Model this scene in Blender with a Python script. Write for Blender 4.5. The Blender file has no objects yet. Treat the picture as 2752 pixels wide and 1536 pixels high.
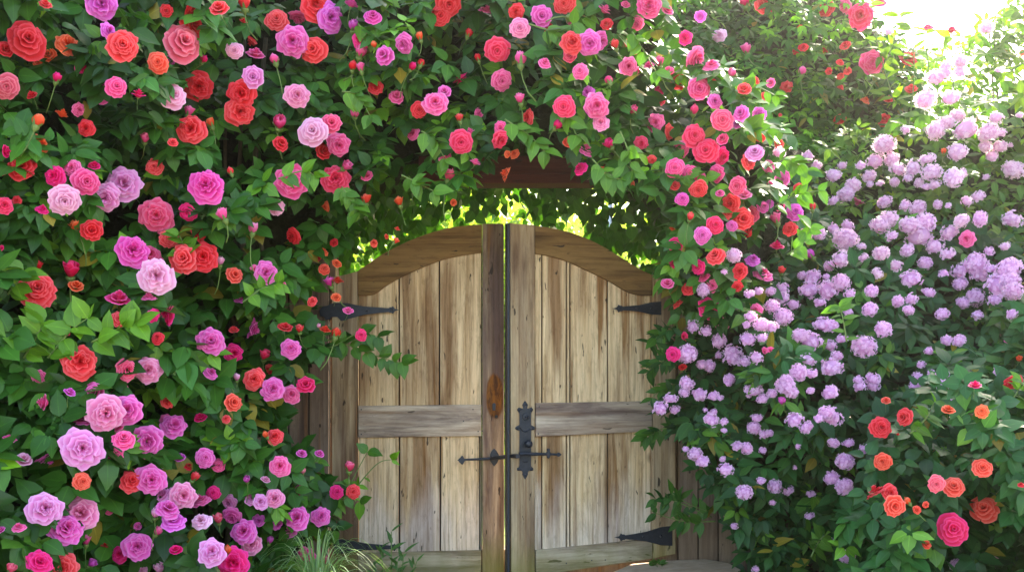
import bpy, bmesh, math, random
import numpy as np
from mathutils import Vector, Matrix

S = bpy.context.scene
COL = S.collection
R = math.radians
random.seed(7)
rng = np.random.default_rng(11)

# ------------------------------------------------------------------ camera, sky, sun, exposure
F_PX, HORIZON, CX, DIST, EYE = 2951.0, 1052.0, 1376.0, 5.75, 1.0   # photo is 2752 x 1536
cam = bpy.data.objects.new("camera", bpy.data.cameras.new("camera"))
COL.objects.link(cam)
cam.location = (0, -DIST, EYE)
cam.rotation_euler = (R(90), 0, 0)
cam.data.sensor_width = 36.0
cam.data.lens = 36.0 * F_PX / 2752.0
cam.data.shift_y = (HORIZON - 768.0) / 2752.0
cam.data.clip_end = 2000
S.camera = cam

SUN_AZ, SUN_EL = R(33), R(34)          # to the right of the view axis, behind the hedge
world = bpy.data.worlds.new("World")
S.world = world
world.use_nodes = True
wn = world.node_tree.nodes
sky = wn.new("ShaderNodeTexSky")
sky.sky_type = 'NISHITA'
sky.sun_disc = False
sky.sun_elevation = SUN_EL
sky.sun_rotation = SUN_AZ
sky.air_density = 1.0
sky.dust_density = 2.5
world.node_tree.links.new(sky.outputs[0], wn["Background"].inputs[0])
wn["Background"].inputs[1].default_value = 0.15

sun = bpy.data.objects.new("sun", bpy.data.lights.new("sun", 'SUN'))
COL.objects.link(sun)
sun.data.energy = 3.8
sun.data.angle = R(0.6)
sun.data.color = (1.0, 0.93, 0.80)
sdir = Vector((math.sin(SUN_AZ) * math.cos(SUN_EL), math.cos(SUN_AZ) * math.cos(SUN_EL), math.sin(SUN_EL)))
sun.rotation_euler = sdir.to_track_quat('Z', 'Y').to_euler()

S.view_settings.view_transform = 'Standard'
S.view_settings.look = 'None'
S.view_settings.gamma = 1
S.view_settings.exposure = 2.7
S.view_settings.use_white_balance = True          # camera set for shade
S.view_settings.white_balance_temperature = 7100
S.view_settings.white_balance_tint = 8
S.render.engine = 'CYCLES'
S.cycles.use_denoising = True
S.cycles.max_bounces = 8
S.cycles.transmission_bounces = 6
S.cycles.volume_bounces = 0
S.cycles.sample_clamp_indirect = 8


# ------------------------------------------------------------------ helpers
def P(u, v, y):
    """photo pixel at world depth y -> point"""
    k = (y + DIST) / F_PX
    return Vector(((u - CX) * k, y, EYE + (HORIZON - v) * k))


def lin(c):
    return tuple(((x / 255) / 12.92 if x / 255 <= 0.04045 else ((x / 255 + 0.055) / 1.055) ** 2.4) for x in c)


def link(o, parent=None):
    COL.objects.link(o)
    if parent:
        o.parent = parent
    return o


def tag(o, label=None, cat=None, group=None, kind=None):
    if label: o["label"] = label
    if cat: o["category"] = cat
    if group: o["group"] = group
    if kind: o["kind"] = kind
    return o


def empty(name, loc, rz=0.0):
    o = bpy.data.objects.new(name, None)
    o.location = loc
    o.rotation_euler = (0, 0, rz)
    o.empty_display_size = 0.1
    return link(o)


def bm_obj(name, bm, mat, parent=None, smooth=False):
    me = bpy.data.meshes.new(name)
    bmesh.ops.recalc_face_normals(bm, faces=bm.faces)
    if smooth:
        for f in bm.faces: f.smooth = True
    bm.to_mesh(me)
    bm.free()
    if mat: me.materials.append(mat)
    return link(bpy.data.objects.new(name, me), parent)


def tri_mesh(name, verts, tris, cols=None, mat=None, smooth=True):
    me = bpy.data.meshes.new(name)
    nv, nt = len(verts), len(tris)
    me.vertices.add(nv)
    me.vertices.foreach_set("co", np.asarray(verts, np.float32).ravel())
    me.loops.add(nt * 3)
    me.loops.foreach_set("vertex_index", np.asarray(tris, np.int32).ravel())
    me.polygons.add(nt)
    me.polygons.foreach_set("loop_start", np.arange(0, nt * 3, 3, dtype=np.int32))
    me.polygons.foreach_set("use_smooth", np.full(nt, smooth))
    if cols is not None:
        a = me.attributes.new("tint", 'FLOAT_COLOR', 'POINT')
        a.data.foreach_set("color", np.asarray(cols, np.float32).ravel())
    me.update(calc_edges=True)
    if mat: me.materials.append(mat)
    return me


def poly_prism(bm, pts, y0, y1, bev=0.0):
    """extrude a polygon given in (x, z) between y0 (front) and y1"""
    a = [bm.verts.new((p[0], y0, p[1])) for p in pts]
    b = [bm.verts.new((p[0], y1, p[1])) for p in pts]
    n = len(pts)
    ff = bm.faces.new(a)
    fb = bm.faces.new(b[::-1])
    for i in range(n):
        bm.faces.new((a[i], b[i], b[(i + 1) % n], a[(i + 1) % n]))
    if bev:
        bmesh.ops.bevel(bm, geom=list(ff.edges), offset=bev, segments=2, affect='EDGES', profile=0.6)


def add_tube(bm, pts, radii, n=8, cap=True):
    pts = [Vector(p) for p in pts]
    rings = []
    for i, p in enumerate(pts):
        t = (pts[min(i + 1, len(pts) - 1)] - pts[max(i - 1, 0)]).normalized()
        up = Vector((0, 0, 1)) if abs(t.z) < 0.9 else Vector((1, 0, 0))
        a = t.cross(up).normalized()
        b = a.cross(t)
        r = radii[i] if isinstance(radii, (list, tuple)) else radii
        rings.append([bm.verts.new(p + (a * math.cos(6.28318 * k / n) + b * math.sin(6.28318 * k / n)) * r) for k in range(n)])
    for i in range(len(rings) - 1):
        for k in range(n):
            bm.faces.new((rings[i][k], rings[i][(k + 1) % n], rings[i + 1][(k + 1) % n], rings[i + 1][k]))
    if cap:
        bm.faces.new(rings[0][::-1])
        bm.faces.new(rings[-1])


def add_ball(bm, c, r, sy=1.0, seg=12):
    m = Matrix.Translation(c) @ Matrix.Diagonal((r, r * sy, r, 1))
    bmesh.ops.create_uvsphere(bm, u_segments=seg, v_segments=max(6, seg // 2 + 2), radius=1, matrix=m)


# ------------------------------------------------------------------ materials
class NT:
    def __init__(self, name):
        self.m = bpy.data.materials.new(name)
        self.m.use_nodes = True
        self.t = self.m.node_tree
        self.n = self.t.nodes
        self.b = self.n["Principled BSDF"]
        self.out = self.n["Material Output"]

    def new(self, kind, **kw):
        nd = self.n.new("ShaderNode" + kind)
        for k, v in kw.items():
            if k.startswith("i_"):
                nd.inputs[k[2:].replace("_", " ")].default_value = v
            else:
                setattr(nd, k, v)
        return nd

    def l(self, a, b):
        self.t.links.new(a, b)

    def ramp(self, src, stops):
        r = self.new("ValToRGB")
        e = r.color_ramp.elements
        while len(e) < len(stops): e.new(0.5)
        for i, (p, c) in enumerate(stops):
            e[i].position = p
            e[i].color = (c if len(c) == 4 else (*c, 1)) if isinstance(c, tuple) else (c, c, c, 1)
        self.l(src, r.inputs[0])
        return r.outputs[0]

    def mix(self, fac, a, b, mode='MIX'):
        m = self.new("Mix", data_type='RGBA', blend_type=mode)
        for s, v in ((m.inputs[0], fac), (m.inputs[6], a), (m.inputs[7], b)):
            if hasattr(v, "is_linked"): self.l(v, s)
            elif isinstance(v, (int, float)): s.default_value = v
            else: s.default_value = (*v, 1) if len(v) == 3 else v
        return m.outputs[2]

    def math(self, op, a, b=0.0, c=None):
        m = self.new("Math", operation=op)
        for i, v in enumerate((a, b, c)):
            if v is None: continue
            if hasattr(v, "is_linked"): self.l(v, m.inputs[i])
            else: m.inputs[i].default_value = v
        return m.outputs[0]

    def coords(self, scale, kind="Object", off=None):
        tc = self.new("TexCoord")
        src = tc.outputs[kind]
        if off is not None:
            va = self.new("VectorMath", operation='ADD')
            self.l(src, va.inputs[0])
            self.l(off, va.inputs[1])
            src = va.outputs[0]
        mp = self.new("Mapping")
        self.l(src, mp.inputs[0])
        mp.inputs["Scale"].default_value = scale
        return mp.outputs[0]

    def noise(self, vec, scale=1.0, detail=6, rough=0.6, dist=0.0):
        n = self.new("TexNoise")
        n.inputs["Scale"].default_value = scale
        n.inputs["Detail"].default_value = detail
        n.inputs["Roughness"].default_value = rough
        n.inputs["Distortion"].default_value = dist
        self.l(vec, n.inputs["Vector"])
        return n.outputs[0]

    def bump(self, h, strength=0.3, dist=0.01):
        b = self.new("Bump")
        b.inputs["Strength"].default_value = strength
        b.inputs["Distance"].default_value = dist
        self.l(h, b.inputs["Height"])
        self.l(b.outputs[0], self.b.inputs["Normal"])


def foliage_mat(name, rough=0.40, trans=0.18, tcol=(1.5, 1.75, 0.55)):
    k = NT(name)
    at = k.new("Attribute", attribute_name="tint")
    base = at.outputs["Color"]
    rib = k.ramp(at.outputs["Alpha"], [(0.0, 1.0), (0.10, 0.0)])
    vec = k.coords((1, 1, 1))
    mott = k.noise(vec, 38, 3, 0.6)
    base = k.mix(0.35, base, k.mix(mott, (0.55, 0.6, 0.5), (1.35, 1.35, 1.3)), 'MULTIPLY')
    col = k.mix(k.math('MULTIPLY', rib, 0.35), base, k.mix(1.0, base, (2.4, 2.2, 2.2), 'MULTIPLY'))
    k.l(col, k.b.inputs["Base Color"])
    k.b.inputs["Roughness"].default_value = rough
    k.b.inputs["Specular IOR Level"].default_value = 0.30
    tr = k.new("BsdfTranslucent")
    k.l(k.mix(1.0, col, tcol, 'MULTIPLY'), tr.inputs["Color"])
    mx = k.new("MixShader")
    mx.inputs[0].default_value = trans
    k.l(k.b.outputs[0], mx.inputs[1])
    k.l(tr.outputs[0], mx.inputs[2])
    k.l(mx.outputs[0], k.out.inputs["Surface"])
    return k.m


def petal_mat(name, trans=0.20, heart=False):
    k = NT(name)
    oi = k.new("ObjectInfo")
    at = k.new("Attribute", attribute_name="tint")     # r: 0 heart .. 1 outer petal, g: base .. rim, b: random
    sp = k.new("SeparateColor")
    k.l(at.outputs["Color"], sp.inputs[0])
    base = oi.outputs["Color"]
    deep = k.mix(1.0, base, (0.92, 0.84, 0.94) if heart else (0.66, 0.26, 0.36), 'MULTIPLY')
    gm = k.new("Gamma")
    gm.inputs[1].default_value = 0.5
    k.l(base, gm.inputs[0])
    pale = gm.outputs[0]
    c = k.mix(sp.outputs[1], deep, base)
    c = k.mix(k.ramp(sp.outputs[1], [(0.78, 0.0), (1.0, 0.75)]), c, pale)
    c = k.mix(k.math('MULTIPLY', sp.outputs[2], 0.35), c, k.mix(1.0, base, (0.94, 0.80, 0.92), 'MULTIPLY'))
    if heart: c = k.mix(k.ramp(sp.outputs[0], [(.7, 0.0), (.9, 1.0)]), c, k.mix(1.0, base, (.82, .62, .80), 'MULTIPLY'))   # deeper throats between the florets
    k.l(c, k.b.inputs["Base Color"])
    k.b.inputs["Roughness"].default_value = 0.55
    k.b.inputs["Specular IOR Level"].default_value = 0.25
    tr = k.new("BsdfTranslucent")
    k.l(c, tr.inputs["Color"])
    mx = k.new("MixShader")
    mx.inputs[0].default_value = trans
    k.l(k.b.outputs[0], mx.inputs[1])
    k.l(tr.outputs[0], mx.inputs[2])
    k.l(mx.outputs[0], k.out.inputs["Surface"])
    return k.m


def wood_mat(name, axis, pale, mid, brown, stain=0.5, contrast=1.0, algae=0.0, rust=None, purple=0.0, runs=0.6, low_light_paint=0.0):
    k = NT(name)
    bo = k.new("Attribute", attribute_name="board")
    off = k.new("CombineXYZ")
    k.l(k.math('MULTIPLY', bo.outputs["Fac"], 7.3), off.inputs[0])
    k.l(k.math('MULTIPLY', bo.outputs["Fac"], 3.1), off.inputs[1])
    k.l(k.math('MULTIPLY', bo.outputs["Fac"], 11.7), off.inputs[2])
    o = off.outputs[0]

    def st(a, g):
        return (a, a, g) if axis == 'z' else (g, a, a)
    streak = k.noise(k.coords(st(19, 0.9), off=o), 1, 7, 0.66, 0.6)
    broad = k.noise(k.coords(st(5.5, 0.55), off=o), 1, 4, 0.55, 0.4)
    grain = k.noise(k.coords(st(62, 2.2), off=o), 1, 6, 0.72, 0.3)
    flake = k.noise(k.coords(st(44, 9), off=o), 1, 6, 0.78, 0.6)
    pits = k.noise(k.coords(st(46, 12), off=o), 1, 2, 0.5, 0.3)
    c = k.mix(k.ramp(streak, [(0.44, 0.0), (0.74, 1.0)]), pale, mid)
    c = k.mix(k.math('MULTIPLY', k.ramp(broad, [(0.53, 0.0), (0.63, 1.0)]), stain), c, brown)
    run = k.noise(k.coords(st(11, 0.40), off=o), 1, 4, 0.55, 0.5)
    c = k.mix(k.math('MULTIPLY', k.ramp(run, [(0.58, 0.0), (0.64, 1.0)]), runs), c, (0.27, 0.115, 0.03))
    if low_light_paint:  # shade under the arch painted in: boards paler and greyer towards the bottom
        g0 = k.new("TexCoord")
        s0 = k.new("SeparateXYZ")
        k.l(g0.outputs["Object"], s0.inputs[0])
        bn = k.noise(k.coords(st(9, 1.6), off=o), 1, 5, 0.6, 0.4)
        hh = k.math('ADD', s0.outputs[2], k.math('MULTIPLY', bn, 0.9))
        c = k.mix(k.math('MULTIPLY', k.ramp(hh, [(0.7, 1.0), (1.9, 0.0)]), low_light_paint), c, k.mix(0.35, (0.82, 0.76, 0.74), c))
    if purple:
        pn = k.noise(k.coords(st(7, 1.0), off=o), 1.3, 5, 0.65, 0.8)
        c = k.mix(k.math('MULTIPLY', k.ramp(pn, [(0.42, 0.0), (0.6, 1.0)]), purple), c, (0.115, 0.07, 0.065))
    fl = k.ramp(flake, [(0.5, 0.0), (0.66, 1.0)])
    c = k.mix(k.math('MULTIPLY', fl, 0.38 * contrast), c, k.mix(1.0, c, (0.45, 0.40, 0.36), 'MULTIPLY'))
    gr = k.ramp(grain, [(0.28, 0.0), (0.55, 1.0)])
    c = k.mix(k.math('MULTIPLY', k.math('SUBTRACT', 1.0, gr), 0.75 * contrast), c, k.mix(1.0, c, (0.42, 0.34, 0.28), 'MULTIPLY'))
    pt = k.ramp(pits, [(0.685, 0.0), (0.72, 1.0)])
    c = k.mix(k.math('MULTIPLY', pt, 0.85), c, (0.03, 0.02, 0.015))
    # knots
    vo = k.new("TexVoronoi", feature='F1')
    vo.inputs["Scale"].default_value = 1.0
    k.l(k.coords((3.1, 3.1, 2.0), off=o), vo.inputs["Vector"])
    kn = k.ramp(vo.outputs["Distance"], [(0.03, 1.0), (0.075, 0.0)])
    c = k.mix(k.math('MULTIPLY', kn, 0.7), c, (0.11, 0.055, 0.025))
    if algae:
        g = k.new("TexCoord")
        sx = k.new("SeparateXYZ")
        k.l(g.outputs["Object"], sx.inputs[0])
        an = k.noise(k.coords((9, 9, 5)), 1, 5, 0.65)
        h = k.math('ADD', sx.outputs[2], k.math('MULTIPLY', an, 0.30))
        am = k.ramp(h, [(0.16, algae), (0.44, 0.0)])
        c = k.mix(am, c, (0.17, 0.17, 0.03))
    if rust:
        g = k.new("TexCoord")
        sx = k.new("SeparateXYZ")
        k.l(g.outputs["Object"], sx.inputs[0])
        dx = k.math('DIVIDE', k.math('SUBTRACT', sx.outputs[0], rust[0]), rust[2])
        dz = k.math('DIVIDE', k.math('SUBTRACT', sx.outputs[2], rust[1]), rust[3])
        d = k.math('ADD', k.math('MULTIPLY', dx, dx), k.math('MULTIPLY', dz, dz))
        d = k.math('ADD', d, k.math('MULTIPLY', k.math('SUBTRACT', streak, 0.5), 1.1))
        c = k.mix(k.ramp(d, [(0.75, 0.95), (1.15, 0.0)]), c, k.mix(k.ramp(flake, [(0.4, 0.0), (0.6, 1.0)]), (0.23, 0.085, 0.012), (0.07, 0.025, 0.008)))
    c = k.mix(k.math('LESS_THAN', bo.outputs["Fac"], -.5), c, (0.028, 0.018, 0.012))      # groove shade painted near-black on the backing between boards
    k.l(c, k.b.inputs["Base Color"])
    k.b.inputs["Roughness"].default_value = 0.82
    k.b.inputs["Specular IOR Level"].default_value = 0.2
    h = k.math('ADD', k.math('MULTIPLY', grain, 0.6), k.math('SUBTRACT', k.math('MULTIPLY', flake, 0.5), pt))
    k.bump(h, 0.55, 0.004)
    return k.m


def plain(name, c1, c2, scale=20, rough=0.7, metal=0.0, bump=0.2, bd=0.004, spec=0.4):
    k = NT(name)
    n = k.noise(k.coords((1, 1, 1)), scale, 6, 0.65)
    k.l(k.mix(k.ramp(n, [(0.3, 0.0), (0.7, 1.0)]), c1, c2), k.b.inputs["Base Color"])
    k.b.inputs["Roughness"].default_value = rough
    k.b.inputs["Metallic"].default_value = metal
    k.b.inputs["Specular IOR Level"].default_value = spec
    k.bump(n, bump, bd)
    return k.m


M_leaf = foliage_mat("rose_leaf")
M_leaf_soft = foliage_mat("shrub_leaf", 0.5, 0.36)
M_leaf_sun = foliage_mat("garden_leaf", 0.5, 0.55, (1.6, 1.8, 0.5))
M_petal = petal_mat("petal")
M_floret = petal_mat("floret", 0.42, True)
M_core = plain("opaque_core", (0.018, 0.022, 0.010), (0.045, 0.045, 0.022), 30, 0.95, bump=1.0, bd=0.03, spec=0.1)  # dark filler of the added cores that keep sunlight out
M_stem = plain("green_stem", (0.09, 0.17, 0.03), (0.16, 0.22, 0.05), 40, 0.5)
M_cane = plain("woody_cane", (0.05, 0.045, 0.02), (0.11, 0.08, 0.045), 40, 0.8)
M_iron = plain("black_iron", (0.016, 0.018, 0.024), (0.030, 0.034, 0.046), 60, 0.48, metal=0.35, bump=0.25, bd=0.002, spec=0.5)
M_steel = plain("galvanised_steel", (0.45, 0.46, 0.47), (0.6, 0.6, 0.6), 30, 0.4, metal=0.6)
PALE, MID, BRN = (0.78, 0.58, 0.345), (0.47, 0.275, 0.115), (0.20, 0.082, 0.025)
M_board = wood_mat("pale_board", 'z', PALE, MID, BRN, stain=0.75, algae=0.25, runs=0.85, low_light_paint=0.6, contrast=1.35)
M_stile = wood_mat("stile_wood", 'z', (0.52, 0.385, 0.23), (0.33, 0.195, 0.09), (0.13, 0.06, 0.026), stain=0.8, algae=0.8, purple=0.35)
M_stileL = wood_mat("rusty_stile_wood", 'z', (0.46, 0.345, 0.23), (0.26, 0.155, 0.08), (0.11, 0.055, 0.035), stain=0.8, algae=0.8, purple=0.75,
                    rust=(-0.092, 0.975, 0.048, 0.125))
M_rail = wood_mat("grey_rail_wood", 'x', (0.60, 0.49, 0.37), (0.33, 0.22, 0.145), (0.14, 0.075, 0.05), stain=0.6, algae=0.7, purple=0.7)
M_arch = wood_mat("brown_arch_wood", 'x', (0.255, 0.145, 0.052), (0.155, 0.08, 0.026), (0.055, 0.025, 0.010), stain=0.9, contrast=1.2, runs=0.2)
M_fence = wood_mat("fence_wood", 'z', (0.26, 0.18, 0.12), (0.17, 0.11, 0.075), (0.075, 0.042, 0.03), stain=0.8, purple=0.3)
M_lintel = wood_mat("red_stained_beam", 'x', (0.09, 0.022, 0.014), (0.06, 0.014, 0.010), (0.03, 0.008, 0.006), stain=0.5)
M_stone = plain("threshold_stone", (0.42, 0.30, 0.20), (0.62, 0.48, 0.34), 14, 0.85, bump=0.35, bd=0.008)

# ------------------------------------------------------------------ setting
def sheet(name, x0, x1, y0, y1, z, mat, amp=0.0, n=24):
    bm = bmesh.new()
    bmesh.ops.create_grid(bm, x_segments=n, y_segments=n, size=0.5)
    for v in bm.verts:
        v.co = Vector((x0 + (v.co.x + .5) * (x1 - x0), y0 + (v.co.y + .5) * (y1 - y0), z))
        v.co.z += amp * math.sin(v.co.x * 3.1 + v.co.y * 1.7) * math.cos(v.co.y * 2.3)
    o = bm_obj(name, bm, mat, smooth=True)
    o["kind"] = "structure"
    return o


M_soil = plain("soil", (0.07, 0.05, 0.032), (0.16, 0.12, 0.08), 8, 0.95, bump=0.8, bd=0.03)
M_gravel = plain("pale_gravel", (0.22, 0.19, 0.15), (0.38, 0.34, 0.28), 60, 0.9, bump=0.6, bd=0.02)
M_lawn = plain("lawn", (0.10, 0.16, 0.02), (0.20, 0.26, 0.04), 25, 0.9, bump=0.8, bd=0.03)
sheet("ground", -400, 400, -400, 400, -0.02, M_soil)
sheet("path", -6, 6, -30, -2.0, -0.012, M_gravel)
sheet("lawn", -14, 14, 0.35, 26, -0.008, M_lawn)


# ------------------------------------------------------------------ the gate
HINGE_R = Vector((0.858, 0, 0))
YAW = R(15)                                  # right leaf stands a little open, towards the viewer


def wz(u, v):
    """photo position (on a 2576-wide picture) on the left leaf's plane -> local x, z"""
    p = P(u * 1.06832, v * 1.06832, 0.0)
    return (p.x, p.z)


ca, sa = math.cos(YAW), math.sin(YAW)


def wr(u, v):
    """the same on the right leaf's plane, local to its hinge (x negative towards the free end)"""
    dx, dz = (u * 1.06832 - CX) / F_PX, (HORIZON - v * 1.06832) / F_PX
    # plane: point = HINGE + s*(ca, sa)   (s < 0 goes left and towards the viewer)
    # x = t*dx ; y = t - DIST ; x = hx + s*ca ; y = s*sa
    s = (HINGE_R.x - DIST * dx) / (sa * dx - ca)
    t = DIST + s * sa
    return (s, EYE + t * dz)


def boards(name, cuts, top, bottom, mat, parent, y0=0.018, y1=0.036):
    """vertical boards between the x cuts; top/bottom are functions of x"""
    bm = bmesh.new()
    lay = bm.verts.layers.float.new("board")
    for i in range(len(cuts) - 1):
        a, b = cuts[i] + 0.0036, cuts[i + 1] - 0.0036
        old = set(bm.verts)
        xs = [a + (b - a) * k / 6 for k in range(7)]
        pts = [(x, bottom(x)) for x in xs] + [(x, top(x)) for x in xs[::-1]]
        dy = random.uniform(-0.0015, 0.0015)
        poly_prism(bm, pts, y0 + dy, y1 + dy, 0.004)
        rv = random.random()
        for v in bm.verts:
            if v not in old: v[lay] = rv
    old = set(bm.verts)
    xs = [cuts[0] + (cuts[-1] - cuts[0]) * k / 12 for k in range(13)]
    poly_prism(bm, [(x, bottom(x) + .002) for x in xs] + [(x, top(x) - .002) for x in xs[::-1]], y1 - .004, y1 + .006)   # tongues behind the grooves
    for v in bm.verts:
        if v not in old: v[lay] = -1.0  # marks the backing for the painted joint shade
    return bm_obj(name, bm, mat, parent)


def piece(name, pts, y0, y1, mat, parent, bev=0.005, val=None):
    bm = bmesh.new()
    poly_prism(bm, pts, y0, y1, bev)
    lay = bm.verts.layers.float.new("board")
    rv = random.random() if val is None else val
    for v in bm.verts: v[lay] = rv
    return bm_obj(name, bm, mat, parent)


def curve_fn(pts):
    xs = [p[0] for p in pts]; zs = [p[1] for p in pts]
    return lambda x: float(np.interp(x, xs, zs))


def smooth_pts(pts, n=5):
    """Catmull-Rom through the points"""
    q = [pts[0]] + list(pts) + [pts[-1]]
    out = []
    for i in range(1, len(q) - 2):
        p0, p1, p2, p3 = (np.array(q[i + k]) for k in (-1, 0, 1, 2))
        for k in range(n):
            t = k / n
            out.append(tuple(0.5 * ((2 * p1) + (p2 - p0) * t + (2 * p0 - 5 * p1 + 4 * p2 - p3) * t * t + (3 * p1 - p0 - 3 * p2 + p3) * t ** 3)))
    out.append(pts[-1])
    return out


def nail(bm, x, z, y, r=0.0035):
    add_ball(bm, Vector((x, y, z)), r, 0.5, 8)


def strap_hinge(parent, W, tip, root, half, y):
    """tapered black strap: tip (u,v) pointed end, root (u,v) wide end, half height at the root in px"""
    s = 1 if root[0] > tip[0] else -1
    bm = bmesh.new()
    tu, tv = tip
    ru, rv = root
    L = abs(ru - tu)
    def q(d, h):
        f = d / L
        return W(tu + s * d, tv + (rv - tv) * f + h)
    up = [(0, 0), (12, -2.2), (14, -4.5), (17, -10), (20, -6.5), (25, -7), (28, -4), (L * .55, -half * .48), (L * .8, -half * .9), (L, -half)]
    lo = [(d, -h) for d, h in up[1:]][::-1]
    if half > 21 and L > 150:      # scalloped wide end over the post
        up += [(L + 8, -half * .9), (L + 18, -half * .62), (L + 30, -half * .6), (L + 38, -half * .1)]
        lo = [(L + 36, half * .5), (L + 26, half * .55), (L + 22, half * .95), (L + 12, half * .9), (L + 8, half * .6), (L - 8, half * .62), (L - 16, half * 1.1), (L - 30, half * 1.05)] + lo[1:]
    poly_prism(bm, [q(*p) for p in up + lo], y, y + 0.005, 0.0015)
    o = bm_obj("strap_hinge", bm, M_iron, parent)
    for d in (18.5, L * .5, L * .8):
        x, z = q(d, 0)
        bm = bmesh.new(); add_ball(bm, Vector((x, y - 0.001, z)), 0.007, 0.6, 10); bm_obj("rivet", bm, M_iron, o, True)
    return o


# ---- left leaf
gl = tag(empty("wooden_gate", (0, 0, 0)), "closed left leaf of the arched wooden gate with a rust stain on its stile",
         "gate", "pair of arched wooden gate leaves")
topL = smooth_pts([wz(*p) for p in ((900, 682), (930, 661), (975, 632), (1050, 597), (1130, 573), (1212, 564))])
lowL = smooth_pts([wz(*p) for p in ((900, 741), (939, 740), (975, 716), (1020, 691), (1100, 657), (1165, 641), (1212, 635))])
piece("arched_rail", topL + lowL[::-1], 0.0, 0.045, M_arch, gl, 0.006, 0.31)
piece("stile", [wz(1213, 1450), wz(1268, 1450), wz(1267, 562), wz(1213, 563)], -0.004, 0.046, M_stileL, gl, 0.005, 0.6)
piece("stile", [wz(835, 1450), wz(899, 1450), wz(899, 682), wz(868, 691), wz(835, 697)], -0.004, 0.046, M_stile, gl, 0.005, 0.2)
piece("middle_rail", [wz(901, 1100), wz(1211, 1096), wz(1211, 1017), wz(901, 1020)], -0.003, 0.043, M_rail, gl, 0.006, 0.45)
piece("bottom_rail", [wz(901, 1450), wz(1211, 1450), wz(1211, 1383), wz(901, 1390)], -0.002, 0.043, M_rail, gl, 0.006, 0.72)
fl = curve_fn(lowL)
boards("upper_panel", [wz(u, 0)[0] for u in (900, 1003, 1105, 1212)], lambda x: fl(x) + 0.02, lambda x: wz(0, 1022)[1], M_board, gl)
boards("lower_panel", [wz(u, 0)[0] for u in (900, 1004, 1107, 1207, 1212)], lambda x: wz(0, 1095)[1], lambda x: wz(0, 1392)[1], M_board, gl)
strap_hinge(gl, wz, (1006, 779), (842, 783), 22, -0.0095)
strap_hinge(gl, wz, (1010, 1375), (840, 1372), 19, -0.0095)
for u, v in ((909, 1029), (909, 1091), (1190, 1029), (1166, 1058), (1203, 1084), (1213, 1083)):
    bm = bmesh.new(); nail(bm, *wz(u, v), -0.004); bm_obj("nail", bm, M_iron, gl, True)
bm = bmesh.new()
x, z = wz(1243, 1022)
poly_prism(bm, [(x - .008, z - .02), (x + .008, z - .02), (x + .009, z + .014), (x, z + .021), (x - .009, z + .014)], -0.012, -0.0035, 0.002)
x, z = wz(1249, 1047)
add_ball(bm, Vector((x, -0.008, z)), 0.009, 0.8, 10)
bm_obj("stud", bm, M_iron, gl)
# pivot plate and the forged bar that crosses to the other leaf
bm = bmesh.new()
poly_prism(bm, [wz(*p) for p in ((1243, 1172), (1236, 1162), (1232, 1152), (1233, 1142), (1237, 1133), (1243, 1127), (1249, 1133), (1255, 1142), (1256, 1152), (1251, 1163))], -0.012, -0.004, 0.003)
lp = bm_obj("pivot_plate", bm, M_iron, gl)
bm = bmesh.new()
bar = [(1168, 1154), (1200, 1153), (1235, 1151), (1262, 1146), (1285, 1140), (1302, 1138)]
pts = []
for i, (u, v) in enumerate(bar):
    p = wz(u, v)
    pts.append((p[0], -0.045 - 0.26 * (max(0, i - 2) / 3) ** 1.2, p[1]))
add_tube(bm, pts, [.0055, .0065, .0085, .011, .012, .011], 10)
x, z = wz(1162, 1155)
poly_prism(bm, [(x - .022, z), (x - .010, z - .007), (x - .002, z - .020), (x + .004, z - .024), (x + .010, z - .018), (x + .013, z - .006), (x + .02, z), (x + .013, z + .006), (x + .010, z + .018), (x + .004, z + .024), (x - .002, z + .020), (x - .010, z + .007)], -0.052, -0.038, 0.003)
x, z = wz(1240, 1150)
add_tube(bm, [(x, -0.012, z), (x, -0.05, z)], 0.008, 8)
bm_obj("latch_bar", bm, M_iron, gl, False)

# ---- right leaf
gr = tag(empty("wooden_gate", HINGE_R, YAW), "slightly open right leaf of the arched wooden gate, carrying the tall black iron lock plate",
         "gate", "pair of arched wooden gate leaves")
topR = smooth_pts([wr(*p) for p in ((1346, 567), (1430, 583), (1500, 611), (1560, 646), (1600, 671), (1641, 692))])
lowR = smooth_pts([wr(*p) for p in ((1346, 637), (1390, 645), (1440, 662), (1530, 705), (1575, 731), (1606, 741), (1641, 742))])
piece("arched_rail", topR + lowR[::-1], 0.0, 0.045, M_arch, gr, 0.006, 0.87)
piece("stile", [wr(1286, 1450), wr(1345, 1450), wr(1345, 566), wr(1283, 561)], -0.004, 0.046, M_stile, gr, 0.005, 0.53)
piece("stile", [wr(1642, 1404), wr(1699, 1392), wr(1699, 705), wr(1642, 691)], -0.004, 0.046, M_stile, gr, 0.005, 0.35)
piece("middle_rail", [wr(1348, 1098), wr(1641, 1084), wr(1641, 1008), wr(1348, 1013)], -0.003, 0.043, M_rail, gr, 0.006, 0.15)
piece("bottom_rail", [wr(1348, 1448), wr(1641, 1404), wr(1641, 1354), wr(1348, 1383)], -0.002, 0.043, M_rail, gr, 0.006, 0.93)
fr = curve_fn(lowR)
x0, x1 = wr(1346, 0)[0], wr(1642, 0)[0]
cuts = [x0, wr(1366, 1200)[0], wr(1428, 800)[0], wr(1437, 800)[0], wr(1532, 800)[0], x1]
mz = lambda x: float(np.interp(x, [x0, x1], [wr(1348, 1016)[1], wr(1641, 1010)[1]]))
mz2 = lambda x: float(np.interp(x, [x0, x1], [wr(1348, 1090)[1], wr(1641, 1078)[1]]))
bz = lambda x: float(np.interp(x, [x0, x1], [wr(1348, 1386)[1], wr(1641, 1358)[1]]))
boards("upper_panel", cuts, lambda x: fr(x) + 0.02, mz, M_board, gr)
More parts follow.
